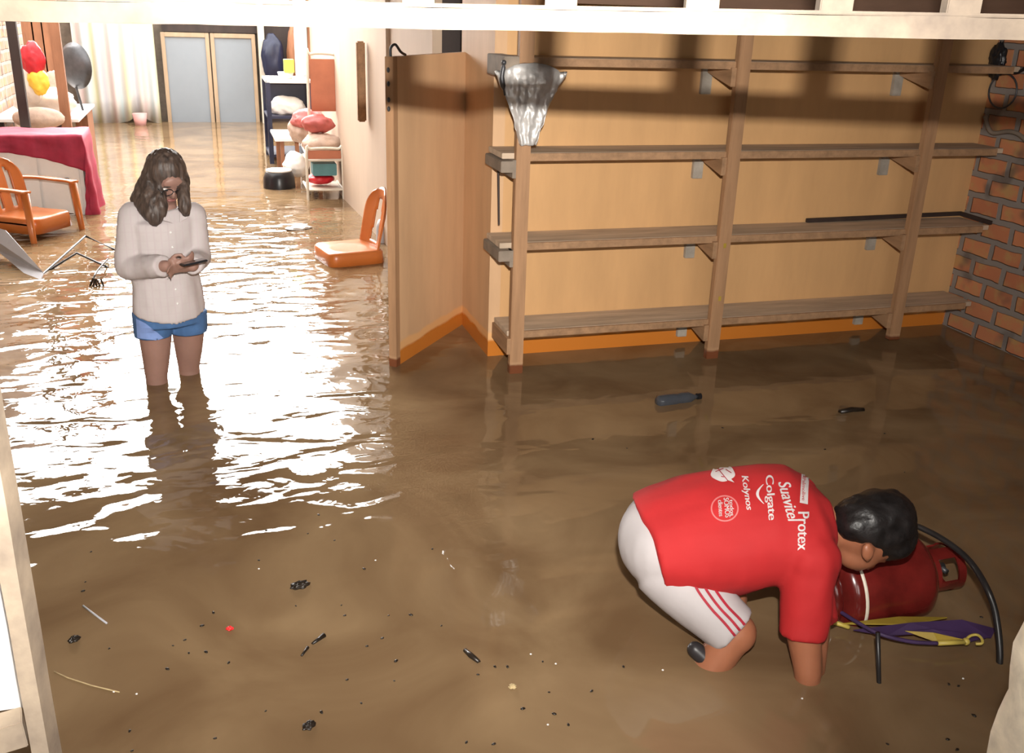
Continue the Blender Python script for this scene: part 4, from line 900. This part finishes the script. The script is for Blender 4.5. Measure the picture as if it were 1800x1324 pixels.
bag3('laundry_bag', 'beigebag', (mx, 9.33, .36+.11), (.18, .15, .105), 41, 'mauve grey laundry bundle on the upper shelf of the rack', 'bundle')
bag3('laundry_bag', 'pinkbag', (mx-.02, 9.40, .36+.29), (.15, .11, .085), 42, 'red cloth bundle on top of the mauve laundry', 'bundle')
bag3('laundry_bag', 'redbag', (mx-.02, 9.33, .155), (.13, .12, .05), 43, 'dark red cloth on the bottom shelf of the rack', 'cloth')
b = NB(); box(b, (mx-.1, 9.2, .20), (mx+.12, 9.4, .31), .005); tag(obj('teal_box', b, mat('teal_plastic', (.08, .22, .24), .4, .1), origin=(mx, 9.3, .2)), 'teal box under the upper shelf of the rack', 'box')
# bucket with lid
bk = thing('bucket', 'black bucket with a white lid standing in the corridor water', 'bucket', (at_y(492, 320, 9.55).x, 9.6, FLOOR))
c = at_z(493, 333, 0); c = V((c.x+.0, c.y+.12, 0)); 
b = NB(); lathe(b, c, (0, 0, 1), [(.15, FLOOR), (.155, 0), (.148, .10), (.125, .15), (.115, .16), (.001, .16)], 36); obj('bucket_body', b, 'black', bk, smooth=True)
b = NB(); lathe(b, c, (0, 0, 1), [(.118, .155), (.125, .165), (.12, .175), (.001, .178)], 36); obj('lid', b, 'white', bk, smooth=True, label='white lid')
# hanging dark tool on corridor wall
b = NB(); q = at_x(634, 140, 1.13); box(b, (1.10, q.y-.03, .85), (1.165, q.y+.03, q.z+.28), .01); tag(obj('hanging_board', b, 'bearer', origin=(1.1, q.y, 1)), 'narrow dark board hanging on the beige corridor wall', 'board')
# jars in the recess
for i in range(5):
    x = 1.50; y = 5.35+i*.13; b = NB(); lathe(b, (x, y, 1.36), (0, 0, 1), [(.03, 0), (.032, .09), (.02, .11), (.02, .13), (.001, .13)], 16)
    tag(obj('glass_jar', b, 'grey', origin=(x, y, 1.36), smooth=True), 'small pale jar in the dark window opening', 'jar', 'jars in the dark window opening')
# ================================================================== FLOATING THINGS
def flat_bag(name, m, px, py, rx, ry, rot, seed, label, cat, h=.02):
    c = at_z(px, py, .006); b = NB(); rr = bmesh.ops.create_icosphere(b, subdivisions=4, radius=1); R = Matrix.Rotation(rot, 3, 'Z')
    for v in rr['verts']:
        p = v.co.copy(); k = 1+.35*noise.noise(p*2.2+V((seed, 0, 0))); v.co = V(c)+R @ V((p.x*rx*k, p.y*ry*k, p.z*h*(1+.7*noise.noise(p*5+V((seed, 2, 0))))))
    return tag(obj(name, b, m, origin=c, smooth=True), label, cat)
flat_bag('plastic_wrapper', 'foil', 525, 401, .10, .055, .3, 1, 'silver plastic wrapper floating beyond the orange chair', 'wrapper', .02)
bt = thing('plastic_bottle', 'dark clear plastic bottle floating in front of the shelves', 'bottle', at_z(1190, 700, 0))
c = at_z(1190, 702, .012); axb = V((1, .10, 0)).normalized(); b = NB(); lathe(b, c, axb, [(.018, -.11), (.030, -.10), (.031, -.02), (.027, .0), (.030, .02), (.030, .06), (.013, .095), (.012, .11)], 24); obj('bottle_body', b, mat('dark_clear_plastic', (.05, .055, .065), .08, .1, 8, coat=.5), bt, smooth=True)
b = NB(); lathe(b, c, axb, [(.015, .108), (.015, .13), (.001, .13)], 16); obj('cap', b, 'black', bt)
c = at_z(1497, 721, .004); b = NB(); tube(b, [c-V((.07, .01, 0)), c, c+V((.06, -.01, 0))], [.012, .016, .010], 8); tag(obj('floating_branch', b, 'debris', origin=c, smooth=True), 'short dark branch floating below the last shelf post', 'branch')
# broken umbrella frame and grey sheet at far left
b = NB(); P4 = [at_z(-60, 395, .10), at_z(18, 412, .16), at_z(76, 482, .02), at_z(70, 500, .0), at_z(-60, 430, .0)]
P4 = [at_z(-70, 380, .22), at_z(10, 405, .20), at_z(77, 480, .02), at_z(68, 502, -.02), at_z(-10, 436, .04), at_z(-80, 410, .06)]
b.faces.new([b.verts.new(p) for p in P4]); bmesh.ops.triangulate(b, faces=b.faces)
tag(obj('metal_sheet', b, 'grey', origin=P4[3], solid=.006), 'pale grey sheet dipping into the water at the left edge', 'sheet')
fr_ = thing('rod_frame', 'thin dark rod frame sticking out of the water behind the woman', 'frame', at_z(120, 470, 0))
for pts in (((20, 455, .02), (75, 482, .0), (150, 415, .05), (205, 440, 0)), ((88, 474, .0), (135, 445, .07), (190, 470, 0.0))):
    b = NB(); tube(b, [at_z(x, y, z) for x, y, z in pts], .008, 8); obj('rod', b, 'darkgrey', fr_)
b = NB(); tube(b, smoothpath([at_z(190, 455, .02), at_z(170, 478, .05), at_z(160, 500, 0)], 4), [.006]*9, 6)
for k in range(5): a = at_z(158+k*6, 503, .0); tube(b, [a, a+V((.02*math.cos(k), .02, .04))], .006, 5)
tag(obj('floating_twig', b, 'debris', origin=at_z(165, 498, 0)), 'dark twig poking out of the bright water left of the woman', 'twig')
b = NB(); q = at_z(672, 430, 0); lathe(b, (q.x+.02, q.y+.1, 0), (0, 0, 1), [(.04, FLOOR), (.05, -.02), (.05, .12), (.03, .17), (.001, .17)], 20); tag(obj('pale_bottle', b, 'grey', origin=(q.x+.02, q.y+.1, FLOOR), smooth=True), 'pale grey bottle standing between chair and door edge', 'bottle')
# individual larger bits
def bit(name, m, pts, r, label, cat):
    b = NB(); tube(b, [at_z(x, y, .002) for x, y in pts], r, 7); return tag(obj(name, b, m, origin=at_z(*pts[0], 0), smooth=True), label, cat)
bit('straw_stalk', 'straw', [(95, 1181), (120, 1192), (160, 1205), (210, 1217)], .0018, 'long thin straw stalk floating by the left post', 'straw')
bit('floating_twig', 'grey', [(146, 1065), (166, 1080), (188, 1096)], .003, 'short pale twig floating at the lower left', 'twig')
bit('bark_piece', 'debris', [(817, 1143), (828, 1153), (842, 1164)], [.006, .009, .006], 'dark bark piece floating in the bottom middle', 'bark')
bit('floating_leaf', 'debris', [(530, 1153), (541, 1138)], [.003, .005], 'small dark leaf below the black debris clump', 'leaf')
bit('floating_leaf', 'debris', [(549, 1132), (570, 1117)], [.004, .008], 'larger dark leaf beside the small leaf', 'leaf')
flat_bag('debris_clump', 'debris', 527, 1029, .030, .016, .2, 5, 'black wet debris clump in the lower left water', 'debris', .012)
flat_bag('debris_clump', 'debris', 543, 1275, .018, .013, .5, 6, 'small dark debris clump near the bottom edge', 'debris', .008)
flat_bag('debris_clump', 'debris', 130, 1124, .016, .010, .5, 7, 'small dark debris clump near the left post', 'debris', .009)
flat_bag('bottle_cap', 'redplastic', 404, 1105, .010, .008, 0, 8, 'tiny red plastic piece floating at the lower left', 'plastic piece', .006)
flat_bag('foam_piece', 'straw', 901, 1207, .010, .009, 0, 9, 'tan crumb floating near the bottom middle', 'crumb', .006)
# small specks, all alike
spk = [(520, 1065), (600, 1064), (645, 1136), (672, 1122), (606, 1082), (683, 1082), (722, 1081), (776, 1100), (696, 1162), (610, 1195), (693, 1197), (635, 1236), (467, 1250), (565, 1252), (402, 1165), (468, 932), (541, 938), (588, 950), (760, 965), (870, 1172), (840, 1186), (892, 1172), (1096, 1172), (919, 1246), (954, 1163), (965, 1217), (974, 1255), (820, 1305), (868, 1308), (999, 1274), (1560, 1308), (1668, 1203), (1685, 1206), (1712, 1258), (1666, 1300), (1683, 1318), (1042, 772), (1102, 788), (1270, 752), (1555, 762), (150, 1023), (146, 1039), (160, 970), (294, 1176), (325, 1125), (355, 1100), (375, 1077), (332, 1148), (362, 1146), (304, 1135), (192, 1140), (228, 1285), (232, 1320), (378, 1298), (1725, 1085), (1735, 1030), (1450, 790), (1590, 830), (640, 1000), (560, 905), (455, 985), (1040, 1215)]
src = None
for i, (x, y) in enumerate(spk):
    p = at_z(x, y, 0.001)
    if src is None:
        b = NB(); lumpy(b, (0, 0, 0), (.006, .004, .003), .3, 3, 1.6, 2); src = obj('debris_speck', b, 'debris', smooth=True); o = src
    else: o = src.copy(); C.objects.link(o)
    o.location = p; o.rotation_euler = (0, 0, random.random()*6); s = random.uniform(.5, 1.15); o.scale = (s, s, s)
    tag(o, 'tiny dark speck of debris floating on the brown water', 'debris', 'dark debris specks')
src = None
for (x, y) in ((933, 1150), (977, 1167), (963, 1274), (1410, 1228), (200, 1216), (1693, 1193), (1165, 1178), (240, 1220), (660, 985), (455, 1000)):
    p = at_z(x, y, .001)
    if src is None: b = NB(); lumpy(b, (0, 0, 0), (.003, .003, .002), .2, 3, 1.6, 2); src = obj('foam_speck', b, 'white', smooth=True); o = src
    else: o = src.copy(); C.objects.link(o)
    o.location = p; tag(o, 'tiny white speck floating on the brown water', 'debris', 'white specks on the water')
bpy.context.view_layer.update()
